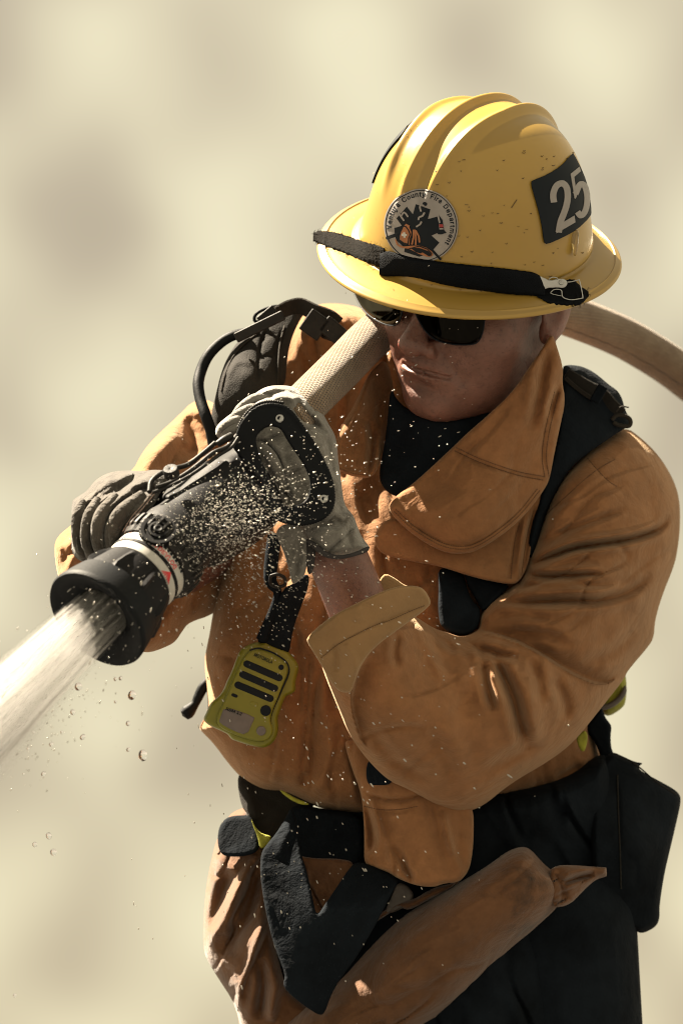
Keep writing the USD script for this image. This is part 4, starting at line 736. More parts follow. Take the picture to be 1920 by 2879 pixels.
wais = Relief('J 640,345 600,420 560,500 480,560 470,640 560,660 700,668 780,660 940,690 1050,670 1050,440 1010,385 900,370 780,355 720,335', [(900, 2340, -.035), (800, 2400, -.02), (1000, 2400, -.02)], rim=(16, .012), back=.03, step=6, noise=(.002, 60, 4))
part(person, 'waist_belt', wais.mesh, 'black_cloth', smooth=60)

# ------------------------------------------------------------------ gloves (worn)
gl = Relief('D 306,830 320,788 380,738 430,705 500,640 560,590 620,566 700,565 760,576 825,615 885,670 922,735 945,780 982,840 996,900 1001,990 1016,1080 1026,1180 1042,1250 1090,1300 1112,1370 1140,1430 1182,1478 1168,1500 1100,1524 1000,1548 910,1530 850,1470 815,1430 800,1370 740,1350 640,1320 560,1250 500,1100 430,950 400,870 330,870',
    C3('610,1215,.185 640,1170,.20 700,1110,.20 780,1085,.19 870,1110,.175 940,1200,.165 955,1300,.185 970,1420,.222 1020,1510,.232 1030,1540,.236 950,1570,.246 860,1500,.240 760,1450,.205 740,1250,.215 850,1300,.215 700,1350,.21'), rim=(36, .030), back=.035, step=4, noise=(.003, 40, 11), crease=(.004, 32, 91, -40),
    folds=[('D 330,830 400,790 470,740 560,690 640,660', -.009, 8, 'w'), ('D 380,770 450,720 540,650 640,620', -.008, 8, 'w'), ('D 470,690 560,630 680,600 780,620', -.006, 8, 'w'), ('D 760,640 800,720 870,780 940,830', -.008, 9, 'w'), ('D 700,600 770,680 790,720', .007, 10), ('D 850,700 900,760 960,870', .005, 12), ('D 940,860 960,980 990,1100', -.006, 9, 'w'), ('D 970,1100 1000,1220 1040,1300', -.005, 10, 'w'), ('D 540,870 620,930 660,1000 690,1120 740,1240', -.009, 8, 'w'), ('D 830,1380 930,1340 1050,1330', -.006, 12, 'w'), ('D 900,1450 950,1380 1000,1330', .005, 14), ('D 800,880 770,960 800,1060', .006, 26), ('D 1090,1320 1060,1400 1080,1480', -.005, 10, 'w')])
gp = part(person, 'glove', gl.mesh, 'glove_leather', smooth=60, label='grey leather left glove gripping behind the nozzle handle')
def finger(*pts, r): return ptube(np.array([(*Z(p)[0], d) for p, d in pts]), r, 16, 8)
fing = [finger(('D 640,650', .175), ('D 540,640', .19), ('D 460,690', .195), ('D 420,735', .185), r=(16, 15, 14, 11)), finger(('D 600,690', .185), ('D 490,705', .203), ('D 410,755', .205), ('D 375,790', .19), r=(16, 15, 14, 10)),
        finger(('D 560,740', .19), ('D 430,765', .21), ('D 355,805', .207), ('D 332,840', .19), r=(16, 15, 13, 9)), finger(('D 560,790', .19), ('D 450,800', .212), ('D 380,830', .21), ('D 350,860', .195), r=(15, 14, 12, 8)),
        finger(('D 540,880', .20), ('D 620,960', .222), ('D 670,1060', .224), ('D 700,1160', .215), r=(14, 15, 14, 10))]
for f in fing: part(gp, 'finger', f, 'glove_leather', smooth=60)
trimm = Relief('D 1182,1474 1168,1505 1100,1528 1000,1550 915,1533 855,1480 818,1440 826,1425 880,1455 930,1500 1000,1527 1090,1508 1170,1470', [(990, 1560, .250), (1035, 1540, .243), (870, 1530, .245)], rim=(4, .003), back=.004, step=4)
part(gp, 'edge_binding', trimm.mesh, 'glove_trim', smooth=50)
flap = Relief('F 545,-10 575,60 605,130 630,230 645,290 665,278 725,230 728,60 720,20 690,-40 600,-60', [(800, 1560, .232), (850, 1560, .236), (822, 1640, .236)], rim=(5, .003), back=.003, step=4, noise=(.002, 30, 6), folds=[('F 700,0 690,100 660,240', -.003, 6, 'w'), ('F 600,20 620,120 640,230', .003, 8)])
part(gp, 'wrist_flap', flap.mesh, 'glove_leather', smooth=60)
part(gp, 'wrist_strap', Relief('F 722,30 745,40 780,75 772,140 765,200 740,240 722,200', [(875, 1560, .236)], rim=(5, .003), back=.004, step=4).mesh, 'glove_trim', smooth=50)

gr = Relief('E 203,525 215,508 245,488 290,460 330,405 385,368 440,350 520,344 600,350 660,340 740,345 775,372 740,420 700,470 675,530 640,575 560,640 500,705 470,750 425,810 335,842 272,866 222,832 203,780 203,640', C3('210,1415,.28 250,1380,.29 300,1335,.28 400,1325,.28 470,1325,.27 450,1370,.30 380,1420,.325 335,1480,.336 250,1470,.312 225,1520,.312 300,1530,.330 230,1560,.300 290,1560,.318 420,1430,.322'), rim=(24, .022), back=.03, step=4, noise=(.002, 36, 15), crease=(.003, 22, 81, -35),
    folds=[('E 640,360 560,380 480,440 430,490', -.006, 10, 'w'), ('E 700,470 600,530 520,610', .005, 8), ('E 318,515 275,590 252,660 256,760 280,850', -.009, 6, 'w'), ('E 425,500 345,580 305,670 318,780 335,835', -.010, 6, 'w'), ('E 545,480 440,565 388,650 400,760 408,812', -.010, 6, 'w'), ('E 690,495 600,570 520,650 480,720', -.007, 5, 'v'), ('E 560,500 500,560 455,640', .003, 6), ('E 430,370 400,420 360,470', .005, 14), ('E 560,400 620,380 700,375', .004, 12), ('E 540,470 600,450 680,450', -.006, 8, 'w')])
gp2 = part(person, 'glove', gr.mesh, 'glove_dark', smooth=60, label='brown-grey leather right glove wrapped over the nozzle')
for f in (finger(('E 262,520', .292), ('E 238,600', .303), ('E 234,720', .303), ('E 258,800', .295), ('E 280,846', .288), r=(12, 17, 16, 15, 11)), finger(('E 350,510', .305), ('E 300,600', .320), ('E 282,720', .320), ('E 303,800', .312), ('E 326,838', .303), r=(12, 16, 15, 14, 11)),
          finger(('E 450,490', .310), ('E 372,590', .327), ('E 345,700', .328), ('E 360,790', .318), ('E 385,825', .308), r=(13, 19, 18, 16, 12)), finger(('E 600,480', .312), ('E 490,575', .330), ('E 430,670', .332), ('E 420,760', .324), ('E 425,800', .315), r=(13, 21, 19, 15, 11))): part(gp2, 'finger', f, 'glove_dark', smooth=60)
part(gp2, 'stitching', cat([ptube([(*p, .352 + .0004 * i) for i, p in enumerate(Z(t))], .8, 5, 6) for t in ('E 655,470 600,540 540,610 490,690', 'E 668,478 612,548 552,618 500,700')]), 'seam_thread', smooth=False, kind='stuff')
part(gp2, 'cuff', Relief('E 203,720 200,780 215,830 270,866 300,858 260,800 225,730', [(215, 1545, .27)], rim=(8, .008), back=.02, step=4).mesh, 'glove_trim', smooth=50)

# ------------------------------------------------------------------ hose
hpts = [(800, 1195, .185), (867, 1126, .130), (960, 1034, .035), (1055, 940, -.055), (1180, 850, -.13), (1320, 820, -.16), (1450, 838, -.18), (1560, 872, -.25), (1700, 925, -.32), (1800, 975, -.36), (1920, 1055, -.40), (2060, 1180, -.43), (2200, 1400, -.45), (2300, 1750, -.42)]
q = spline(np.array([(*p, 61.0) for p in hpts]), 40); hm_, huv = tube(V(q[:, 0], q[:, 1], q[:, 2]), q[:, 3] / S, 64)
single('fire_hose', 'tan woven fire hose over the shoulder, running behind the neck to the nozzle', 'hose', hm_, 'hose_weave', uv=huv)

# ------------------------------------------------------------------ nozzle
NA = np.array([-.56, -.566, .605]); NA /= np.linalg.norm(NA)            # the way the water goes
TIP = V(268.5, 1743.5, .395)
noz = thing('nozzle', 'black fire nozzle with ribbed bumper, white label ring and hand bail, gripped by both gloves', 'nozzle', W(TIP - NA * .10))
teeth = lambda n, a, s0, s1: (lambda s, th: 1 + a * ((s > s0) & (s < s1)) * np.sign(np.sin(n * th)))
def ribf(s, th): w = ((th * 9 / np.pi) % 2) / 2; return 1 + .085 * np.clip(1 - np.abs(w - .5) / .13, 0, 1) * smooth01((s + .062) / .006) * smooth01((-.026 - s) / .006)
bump_ = lathe(TIP, NA, [(-.012, .026), (-.006, .036), (-.0015, .0455), (.0, .0500), (-.0005, .0520), (-.003, .0532), (-.006, .0530), (-.020, .0500), (-.030, .0475), (-.031, .0400), (-.030, .035)], 128)
part(noz, 'bumper', bump_, 'rubber_black', smooth=50)
part(noz, 'throat', lathe(TIP, NA, [(-.05, .001), (-.05, .020), (-.03, .021), (-.012, .0262), (-.0118, .0275)], 48), 'rubber_black', smooth=50)
ribm = lathe(TIP, NA, [(-.026, .0440), (-.0285, .0462), (-.034, .0458), (-.048, .0425), (-.060, .0395), (-.064, .0385), (-.066, .036)], 288, ribf)
part(noz, 'ribbed_sleeve', ribm, 'metal_black', smooth=25)
r1 = lathe(TIP, NA, [(-.0655, .034), (-.0658, .0372), (-.0665, .0376), (-.0745, .0376), (-.0752, .0372), (-.0755, .034)], 96); lr = part(noz, 'label_ring', r1, 'label_white', smooth=40)
part(noz, 'black_ring', lathe(TIP, NA, [(-.0752, .034), (-.0754, .0382), (-.0785, .0382), (-.0788, .034)], 96), 'metal_black', smooth=40)
r2 = lathe(TIP, NA, [(-.0786, .034), (-.0788, .0372), (-.0795, .0376), (-.0880, .0376), (-.0888, .0372), (-.089, .034)], 96); lr2 = part(noz, 'label_ring', r2, 'label_white', smooth=40)
na, nx, ny = basis(NA)
def on_ring(shape, s0, r, ms, matn, parent, name):
    """Flat marks (x = arc degrees, y = metres along the axis) wrapped on the barrel."""
    m = plate(shape, .0003, .004 * 60); a = np.radians(m.vertices[:, 0]); R = r + m.vertices[:, 2]
    m = trimesh.Trimesh(TIP + (s0 + m.vertices[:, 1])[:, None] * na + (R * np.cos(a))[:, None] * nx + (R * np.sin(a))[:, None] * ny, m.faces, process=False)
    c = m.triangles_center - TIP; c -= (c @ na)[:, None] * na
    if (m.face_normals * c).sum() < 0 and False: m.invert()
    part(parent, name, m, matn, smooth=False, kind='stuff')
# angle of the barrel side that faces the camera and up-right
face_a = math.degrees(math.atan2(ny[2], nx[2]))
UPA = math.degrees(math.atan2(ny @ np.array([.6, .7, .4]), nx @ np.array([.6, .7, .4])))
fan = [LineString([(UPA - 24, -.004), (UPA - 24 + 12 * math.sin(t), -.004 + .0085 * math.cos(t))]).buffer(.0) for t in ()]
def fanpoly(c, sgn=1): return [Polygon([(c - .6, -.0042), (c + .6, -.0042), (c + t + 1.0, .0040), (c + t - 1.0, .0040)]) for t in (-11, -7.5, -4, 0, 4, 7.5, 11)]
D_ = UPA
def letters(txt, s0, r, c, hgt, matn, parent, flipx=1):
    m = meshkit.text_mesh(txt, hgt, .0003, bold=True); x = m.vertices[:, 0] - m.bounds[:, 0].mean(); y = m.vertices[:, 1] - m.bounds[:, 1].mean(); a = np.radians(c) + flipx * x / r; R = r + m.vertices[:, 2]
    m = trimesh.Trimesh(TIP + (s0 + y * flipx * -1)[:, None] * na + (R * np.cos(a))[:, None] * nx + (R * np.sin(a))[:, None] * ny, m.faces, process=False); part(parent, 'lettering', m, matn, smooth=False)
wa = np.array([.15, .85, .35]); A_top = math.degrees(math.atan2(ny @ wa, nx @ wa)); wb = np.array([.75, .1, .6]); A_side = math.degrees(math.atan2(ny @ wb, nx @ wb)); wl = np.array([-.4, .8, .3]); A_left = math.degrees(math.atan2(ny @ wl, nx @ wl))
on_ring(shapely.union_all(fanpoly(A_side - 0)), -.0705, .03765, None, 'label_red', lr, 'red_fan')
on_ring(shapely.union_all(fanpoly(A_left)), -.0838, .03765, None, 'label_red', lr2, 'red_fan')
mid = A_top + (((A_side - A_top + 180) % 360) - 180) * .55
letters('QUADRAFOG', -.0825, .03765, mid, .0046, 'label_red', lr2, -1)
on_ring(shapely.union_all([shapely.box(mid - 42 + i * 6, .0, mid - 42 + i * 6 + 4.2, .0022) for i in range(15)]), -.0882, .03765, None, 'decal_black', lr2, 'small_print')
# flow ring with knurled edge, valve body, ball housing
knurl = lambda s, th: 1 + .030 * ((s < -.096) & (s > -.112)) * np.sign(np.sin(36 * th))
part(noz, 'flow_ring', lathe(TIP, NA, [(-.088, .034), (-.0895, .0395), (-.094, .0415), (-.097, .0425), (-.1005, .0428), (-.106, .0428), (-.111, .0425), (-.114, .0405), (-.116, .036)], 288, knurl), 'worn_black', smooth=25)
part(noz, 'barrel', lathe(TIP, NA, [(-.110, .034), (-.116, .0390), (-.128, .0385), (-.138, .0360), (-.150, .0345), (-.185, .0330), (-.215, .0330), (-.218, .028)], 96), 'metal_black', smooth=40)
bodyr = Relief('E 690,470 720,430 800,375 880,340 1000,292 1100,215 1150,180 1210,240 1290,330 1370,450 1400,560 1360,640 1300,705 1220,770 1130,822 1060,865 1000,888 940,895 880,935 820,1000 760,1050 700,960 640,800 640,640 660,540', C3('460,1380,.30 560,1330,.285 650,1270,.26 740,1350,.262 780,1440,.25 700,1540,.262 600,1590,.28 500,1640,.30 470,1540,.335 560,1450,.325 660,1420,.30'), rim=(40, .035), back=.04, step=5, noise=(.0015, 50, 3), folds=[('E 700,520 800,480 870,470', .010, 18), ('E 680,560 720,520 800,545', -.006, 8, 'w'), ('E 1000,290 1150,300 1300,420', .004, 10), ('E 1120,280 1250,420 1340,600', -.005, 12, 'w'), ('E 860,560 960,480 1080,420', -.003, 20)])
vb = part(noz, 'valve_body', bodyr.mesh, 'metal_black', smooth=50)
# dial on the body: rings, knob and lettering
dc = Z('E 690,672')[0]; dd0 = float(bodyr.at(np.array([dc[0]]), np.array([dc[1]]))[0]) + .002; dax = np.array([.05, .66, .75]); dax /= np.linalg.norm(dax); dp = V(dc[0], dc[1] + 4, .366)
dial = part(noz, 'dial', lathe(dp, dax, [(x * .75, y * .72) for x, y in [(-.012, .024), (.0, .024), (.0012, .0232), (.0012, .0185), (.0, .018), (.0, .0135), (.0022, .0130), (.0026, .0105), (.0006, .0100), (.0006, .0065), (.0032, .0060), (.0040, .0045), (.0030, .0025), (.0030, .00001)]], 72, lambda s, th: 1 + .035 * (s < .0005) * np.sign(np.sin(30 * th))), 'metal_black', smooth=30)
da, dx, dy = basis(dax)
gl_ = []
for i, ch_ in enumerate('FLUSH'):
    m = meshkit.text_mesh(ch_, .0036, .0004, bold=True); x, y = m.vertices[:, 0] - m.bounds[:, 0].mean(), m.vertices[:, 1]; base_a = math.atan2(np.dot(dy, [.6, .6, .2]), np.dot(dx, [.6, .6, .2])) + .9 - i * .36; ca, sa = math.cos(base_a - math.pi / 2), math.sin(base_a - math.pi / 2); R_ = .0152
    X, Y = R_ * math.cos(base_a) + x * ca - y * sa, R_ * math.sin(base_a) + x * sa + y * ca; gl_.append(trimesh.Trimesh(dp + X[:, None] * dx + Y[:, None] * dy + (m.vertices[:, 2] + .0003)[:, None] * da, m.faces, process=False))
part(dial, 'lettering', cat(gl_), 'decal_white', smooth=False)
# bail handle
sel = lambda p: ((p[:, 0] > 620) & (p[:, 1] < 1560) & ((p[:, 1] < 1160) | (p[:, 0] > 780))).astype(float)
bail = Relief('D 400,905 425,860 432,815 460,765 500,712 560,675 620,662 690,672 740,702 790,770 850,855 900,940 940,1020 968,1085 985,1170 982,1245 945,1305 880,1342 800,1358 720,1350 650,1325 600,1260 560,1150 500,1040 440,960', C3('660,1230,.262 700,1170,.262 790,1140,.258 880,1240,.250 935,1370,.247 900,1470,.25 800,1470,.256 730,1400,.262'), rim=(5, .004), back=.006, step=4, teeth=(1.7, 8.0, sel),
    holes=['D 530,880 560,825 600,800 640,797 680,812 705,860 740,915 790,985 820,1040 840,1090 846,1140 832,1195 795,1232 740,1246 690,1245 650,1180 600,1060'], noise=(.0006, 40, 2), ch=2, folds=[('D 480,790 540,710 620,690 700,710 780,800 870,930 950,1090 962,1180 930,1270', -.0022, 4, 'v')])
bl = part(noz, 'bail_handle', bail.mesh, 'rubber_black', smooth=40)
for t in ('D 672,752', 'D 921,1205'):
    c = Z(t)[0]; d_ = float(bail.at(np.array([c[0]]), np.array([c[1]]))[0]); sc = part(bl, 'screw', lathe(V(*c, d_ - .001), (-.1, .1, 1), [(0, .0040), (.0016, .0040), (.0024, .0033), (.0022, .0020), (.0010, .0016), (.0010, .00001)], 28), 'steel', smooth=30)
part(bl, 'knurled_edge', cat([trimesh.creation.icosphere(1, .0016).apply_transform(trimesh.transformations.translation_matrix(V(*p, float(bail.at(p[:1], p[1:])[0]) - .001))) for p in resample(spline(Z('D 440,800 470,745 510,700 560,668 620,656 690,664')), 6.5)]), 'worn_black', smooth=30, kind='stuff')
rail = cat([ptube([(*p, d) for p, d in zip(Z(t), np.linspace(d0, d1, len(Z(t))))], r, 10, 8) for t, r, d0, d1 in (('D -20,1140 60,1112 150,1060 230,1000 300,945 370,915 410,880 430,850', 6.5, .318, .262), ('D -40,1170 60,1130 170,1072 260,1010 330,960 400,915 440,860', 5, .322, .268), ('D -60,1165 -50,1110 0,1065 80,1035 160,1010 240,950 310,890', 7, .312, .262))])
rl = part(noz, 'handle_rail', rail, 'worn_black', smooth=60)
part(noz, 'pin', lathe(V(*Z('D 62,1052')[0], .322), (-.2, .8, .6), [(-.004, .0075), (.002, .0075), (.004, .0065), (.0042, .003), (.003, .00001)], 24), 'worn_black', smooth=30)
part(noz, 'latch', ptube([(*Z('D 322,897')[0], .272), (*Z('D 360,872')[0], .270), (*Z('D 402,848')[0], .266)], (9, 11, 10), 12, 6), 'worn_black', smooth=50)

# ------------------------------------------------------------------ water
rng = np.random.default_rng(12)
jp = [TIP - NA * .03, TIP + NA * .02]; out_dir = np.array([-.70, -.55, .46]); out_dir /= np.linalg.norm(out_dir)
path = np.array([TIP - NA * .04 + NA * t * .6 + (NA * .55 + out_dir * .45) * t * .4 + np.array([0, -.10, 0]) * t * t for t in np.linspace(0, .62, 60)])
def jet(r0, r1, seed, k=72, amp=.12):
    L = np.linspace(0, 1, len(path)); r = r0 + (r1 - r0) * L ** .9
    wob = lambda s, a: 1 + amp * (2 * meshkit.fbm(np.stack([np.cos(a) * 2.2 + 5, np.sin(a) * 2.2 + 5, s * 3 + seed], -1), 3, seed) - 1) + amp * .6 * (2 * meshkit.noise(np.stack([np.cos(a) * 7 + 9, np.sin(a) * 7 + 9, s * 6 + seed], -1), seed + 1) - 1)
    return tube(path, r, k, wob=wob)
wj = thing('water_jet', 'white water jet shooting out of the nozzle to the lower left', 'water', W(TIP))
jax = path[-1] - path[0]; jax /= np.linalg.norm(jax); jw = W(np.array([jax]))[0] - W(np.zeros((1, 3)))[0]; j1 = np.cross(jw, [0, 0, 1.0]); j1 /= np.linalg.norm(j1); j2 = np.cross(jw, j1)
def jet_volume(name, dens, lo, hi, scl):
    usdkit.material(stage, '/World/Looks/' + name, {
        'g': ('geometry', {}), 'a': ('vector_math', {'math_type': 'dot_product', 'vector2': tuple(jw * 2.2)}), 'b': ('vector_math', {'math_type': 'dot_product', 'vector2': tuple(j1 * scl)}), 'c': ('vector_math', {'math_type': 'dot_product', 'vector2': tuple(j2 * scl)}),
        'x': ('combine_xyz', {}), 'n': ('noise_texture', {'scale': 1.0, 'detail': 4.0, 'roughness': .6, 'distortion': .3}), 'mr': ('map_range', {'from_min': lo, 'from_max': hi, 'to_min': .02 * dens, 'to_max': dens, 'clamp': True}),
        'v': ('principled_volume', {'color': (.88, .86, .83), 'anisotropy': .1})},
        [('g.position', 'a.vector1'), ('g.position', 'b.vector1'), ('g.position', 'c.vector1'), ('a.value', 'x.x'), ('b.value', 'x.y'), ('c.value', 'x.z'), ('x.vector', 'n.vector'), ('n.fac', 'mr.value'), ('mr.result', 'v.density')], volume='v.volume')
jet_volume('jet_core', 42.0, .42, .58, 120.0); jet_volume('jet_mist', 11.0, .42, .62, 75.0)
for nm, r0, r1, sd, am, mt in (('core', .0205, .046, 3, .18, 'jet_core'), ('mist', .0235, .070, 33, .12, 'jet_mist')):
    m, uv = jet(r0, r1, sd, amp=am); part(wj, nm, m, mt, smooth=60)
for sd_, r0_, r1_ in ((21, .0200, .043), (34, .0215, .050)):
    m, uv = jet(r0_, r1_, sd_, amp=.2); part(wj, 'sheet', m, 'thin_water', uv=uv + np.array([sd_ * .37, 0]))
ro = []
for i in range(80):
    r_ = np.random.default_rng(500 + i); a0 = r_.uniform(0, 6.283); q0 = r_.uniform(.80, 1.10); s0 = r_.uniform(0, .5); s1 = min(1, s0 + r_.uniform(.2, .6)); k_ = int(14 + 20 * (s1 - s0)); tt = np.linspace(s0, s1, k_)
    pc = np.stack([np.interp(tt, np.linspace(0, 1, len(path)), path[:, c]) for c in range(3)], 1); t_, N_, B_ = frames(pc); aa = a0 + (meshkit.noise(np.stack([tt * 4, tt * 0 + i, tt * 0], 1), 7) - .5) * .8; rr = (.0205 + .027 * tt ** .9) * q0
    pc = pc + N_ * (np.cos(aa) * rr)[:, None] + B_ * (np.sin(aa) * rr)[:, None]; w_ = np.sin(np.linspace(.05, np.pi - .05, k_)) ** .7 * r_.uniform(.0002, .0009)
    ro.append(tube(pc, w_, 6)[0])
part(wj, 'ropes', cat(ro), 'thin_water', smooth=60, kind='stuff')
def drops(cen, rad, stretch, dirs, sub=1):
    b = trimesh.creation.icosphere(sub); vs, fs = [], []
    for i, (c, r, s_, d) in enumerate(zip(cen, rad, stretch, dirs)):
        d = d / np.linalg.norm(d); v = b.vertices * r; v = v + np.outer(v @ d, d) * (s_ - 1); vs.append(v + c); fs.append(b.faces + i * len(b.vertices))
    return trimesh.Trimesh(np.vstack(vs), np.vstack(fs), process=False)
# fine spray thrown back over the nozzle and the coat
def cloud(n, cu, cv, su, sv, tilt, d0, d1, r0, r1, seed):
    r = np.random.default_rng(seed); a, b = r.normal(0, su, n), r.normal(0, sv, n); ct, st = math.cos(tilt), math.sin(tilt)
    u, v = cu + a * ct - b * st, cv + a * st + b * ct; d = r.uniform(d0, d1, n); rad = np.exp(r.uniform(np.log(r0), np.log(r1), n)) / S
    dr = np.stack([(u - 430) / 250 + r.normal(0, .25, n), -(v - 1440) / 250 + r.normal(0, .25, n), r.normal(0, .2, n)], 1); return V(u, v, d), rad, 1 + r.exponential(.9, n).clip(0, 3.2), dr, u, v
parts_ = [cloud(1700, 655, 1445, 90, 62, -.35, .31, .40, .40, 1.25, 1), cloud(1300, 585, 1505, 100, 70, -.5, .32, .42, .40, 1.2, 2), cloud(700, 740, 1600, 115, 130, .6, .24, .36, .5, 1.7, 3), cloud(60, 680, 1470, 130, 110, 0, .31, .40, 1.4, 2.6, 13), cloud(260, 820, 1350, 110, 130, .3, .27, .36, .6, 1.8, 4), cloud(190, 900, 1750, 200, 330, .3, .24, .34, .7, 2.0, 5), cloud(80, 1100, 1150, 110, 170, .2, .10, .2, .7, 1.9, 6), cloud(110, 330, 1720, 110, 90, .6, .38, .46, .8, 2.0, 7), cloud(420, 110, 1985, 150, 95, -.63, .40, .52, .5, 2.0, 17), cloud(90, 850, 2450, 190, 180, .3, .12, .26, 1.0, 2.4, 8), cloud(60, 1120, 2050, 180, 200, .3, .27, .33, .9, 2.4, 9)]
P_, R_, ST, DR = (np.concatenate([p[i] for p in parts_]) for i in range(4))
single('water_spray', 'fine water spray hanging over the nozzle and the coat front', 'spray', drops(P_, R_, ST, DR), 'droplet', smooth=True, kind='stuff')
big = [(265, 1560, 4), (277, 1558, 4.5), (303, 1597, 10), (180, 1577, 9), (167, 1636, 6), (190, 1693, 6), (118, 1710, 5.5), (294, 1662, 5.5), (295, 1722, 5), (328, 1735, 11), (100, 1778, 5.5), (54, 1778, 3), (112, 1920, 6.5), (80, 1940, 6), (123, 1958, 8), (142, 1682, 3.5), (65, 1720, 3.5), (265, 1612, 3.5), (34, 2287, 4), (77, 1682, 3)]
for i, (u, v, r_) in enumerate(big):
    rr = np.random.default_rng(100 + i); m = drops([V(u * 1.2245, v * 1.2245, .30 + .08 * rr.random())], [r_ * 1.2245 * .92 / S], [rr.uniform(1.05, 1.35)], [np.array([rr.normal(0, .5), 1, rr.normal(0, .3)])], 3)
    mv = m.vertices; c = mv.mean(0); mv = c + (mv - c) * (1 + .10 * (meshkit.noise((mv - c) / (r_ / S) * .8 + i * 7, i) - .5))[:, None]
    single('water_drop', 'clear water drop falling in the air below the white jet', 'water drop', trimesh.Trimesh(mv, m.faces, process=False), 'water', smooth=True, group='water drops falling below the jet')

# ------------------------------------------------------------------ pack harness
pack = thing('backpack_harness', 'black padded pack harness with webbing and buckles over both shoulders', 'backpack', W(V(1300, 1300, -.15)))
pad = Relief('D 290,880 284,790 292,700 318,600 340,505 380,402 440,312 500,258 600,195 660,140 740,98 800,88 850,110 800,175 755,260 725,350 712,450 705,560 640,640 520,760 420,850 330,900', C3('600,1200,-.01 600,1100,.0 650,990,-.02 720,900,-.05 840,860,-.08 800,980,-.03 800,1080,-.01 700,1050,.01 700,1150,.02'), rim=(26, .018), back=.03, step=5, noise=(.002, 50, 3),
    folds=[('D 620,200 570,330 552,450 545,560', -.006, 5, 'v'), ('D 345,640 370,520 410,420 500,320 580,260', -.004, 5, 'v'), ('D 690,240 660,340 650,440 648,560', -.005, 5, 'v'), ('D 560,420 600,400 650,400', -.004, 5, 'v'), ('D 560,320 610,290 660,270', -.003, 5, 'v'), ('D 370,520 430,440 520,440', .003, 10)])
sp_ = part(pack, 'shoulder_strap', pad.mesh, 'pack_cloth', smooth=60)
part(sp_, 'piping', cat([ptube(np.array([(*p, float(pad.at(p[:1], p[1:])[0]) + .001) for p in Z(t)]), 2.6, 7, 6) for t in ('D 345,600 365,510 405,415 470,335 560,265', 'D 700,230 675,330 665,440 662,560')]), 'webbing', smooth=60, kind='stuff')
lp = [(*p, d) for p, d in zip(Z('D 485,268 400,290 330,335 270,400 232,480 215,560 228,650 258,740 285,820 300,900'), (-.03, -.03, -.03, -.025, -.02, -.01, 0, .01, .01, .01))]
part(pack, 'drinking_tube', ptube(lp, (14, 15, 15.5, 16, 16, 16, 16, 16, 16, 16), 16, 10), 'rubber_black', smooth=60, label='black corrugated loop of tube beside the strap')
part(pack, 'cord_loop', ptube([(*p, -.05) for p in Z('D 690,122 640,122 580,140 540,165 530,195 545,208 580,200')], 5, 8, 8), 'rubber_black', smooth=60)
def belt(txt, ds, w, th=.003, wd=None): p = Z(txt); return ribbon(V(p[:, 0], p[:, 1], np.asarray(ds, float)), w, th, wd)
part(pack, 'webbing', belt('D 640,175 720,130 790,120 870,155 950,185 1000,225', (-.045, -.05, -.055, -.05, -.05, -.05), .017, .003, (.2, 1, .3)), 'webbing', smooth=50)
part(pack, 'webbing', belt('D 840,190 880,240 930,275 980,300 1010,330', (-.05, -.045, -.04, -.04, -.04), .011, .003, (.8, -.8, .3)), 'webbing', smooth=50)
bx = lambda c, s, rot=0: trimesh.creation.box(s, transform=trimesh.transformations.rotation_matrix(rot, (0, 0, 1)) if False else None).apply_transform(trimesh.transformations.rotation_matrix(rot, (0, 0, 1))).apply_transform(trimesh.transformations.translation_matrix(c))
def rbox(c, s, rot, r=.0015):
    sx, sy, sz = np.asarray(s) / 2 - r; m = m3.Manifold.batch_hull([m3.Manifold.sphere(r, 10).translate([a * sx, b * sy, e * sz]) for a in (-1, 1) for b in (-1, 1) for e in (-1, 1)]) if False else None
    pts = np.array([(a * sx, b * sy, e * sz) for a in (-1, 1) for b in (-1, 1) for e in (-1, 1)]); h = None
    for p in pts: q_ = m3.Manifold.sphere(r, 10).translate(list(map(float, p))); h = q_ if h is None else h + q_
    return tri(h.hull()).apply_transform(trimesh.transformations.rotation_matrix(rot, (0, 0, 1))).apply_transform(trimesh.transformations.translation_matrix(c))
part(pack, 'buckle', rbox(V(*Z('D 560,235')[0], -.01), (.052, .010, .008), math.radians(26)), 'worn_black', smooth=40)
part(pack, 'buckle', rbox(V(*Z('D 610,180')[0], -.03), (.020, .014, .010), math.radians(40)), 'worn_black', smooth=40)
part(pack, 'buckle', rbox(V(*Z('D 870,225')[0], -.035), (.022, .024, .010), math.radians(-35)), 'worn_black', smooth=40)
part(pack, 'buckle', rbox(V(*Z('D 975,260')[0], -.035), (.026, .018, .010), math.radians(-40)), 'worn_black', smooth=40)
# his left strap
ns = Relief('C 1160,500 1185,492 1215,490 1280,500 1350,538 1430,608 1470,632 1500,682 1512,740 1540,790 1546,832 1510,850 1400,922 1300,992 1200,1075 1120,1220 1070,1320 1030,1460 1000,1560 980,1590 960,1500 1040,1200 1120,950 1150,700', C3('1590,1030,-.06 1660,1040,-.085 1740,1100,-.09 1770,1190,-.07 1700,1240,-.04 1640,1150,-.04 1580,1200,-.02 1600,1310,-.02 1540,1400,-.01 1500,1550,.0'), rim=(16, .012), back=.03, step=5, noise=(.002, 40, 6), folds=[('C 1180,560 1260,620 1340,680', -.004, 5, 'v'), ('C 1190,540 1300,600 1400,680 1480,760', .004, 10)])
s2 = part(pack, 'shoulder_strap', ns.mesh, 'black_cloth', smooth=60)
def on(rel, txt, off): p = Z(txt); return V(p[:, 0], p[:, 1], rel.at(p[:, 0], p[:, 1]) + off)
part(pack, 'webbing', ribbon(on(ns, 'C 1182,540 1240,575 1310,615 1380,650 1440,715 1490,765', .004), .013, .004, (.5, .8, .3)), 'pack_cloth', smooth=50)
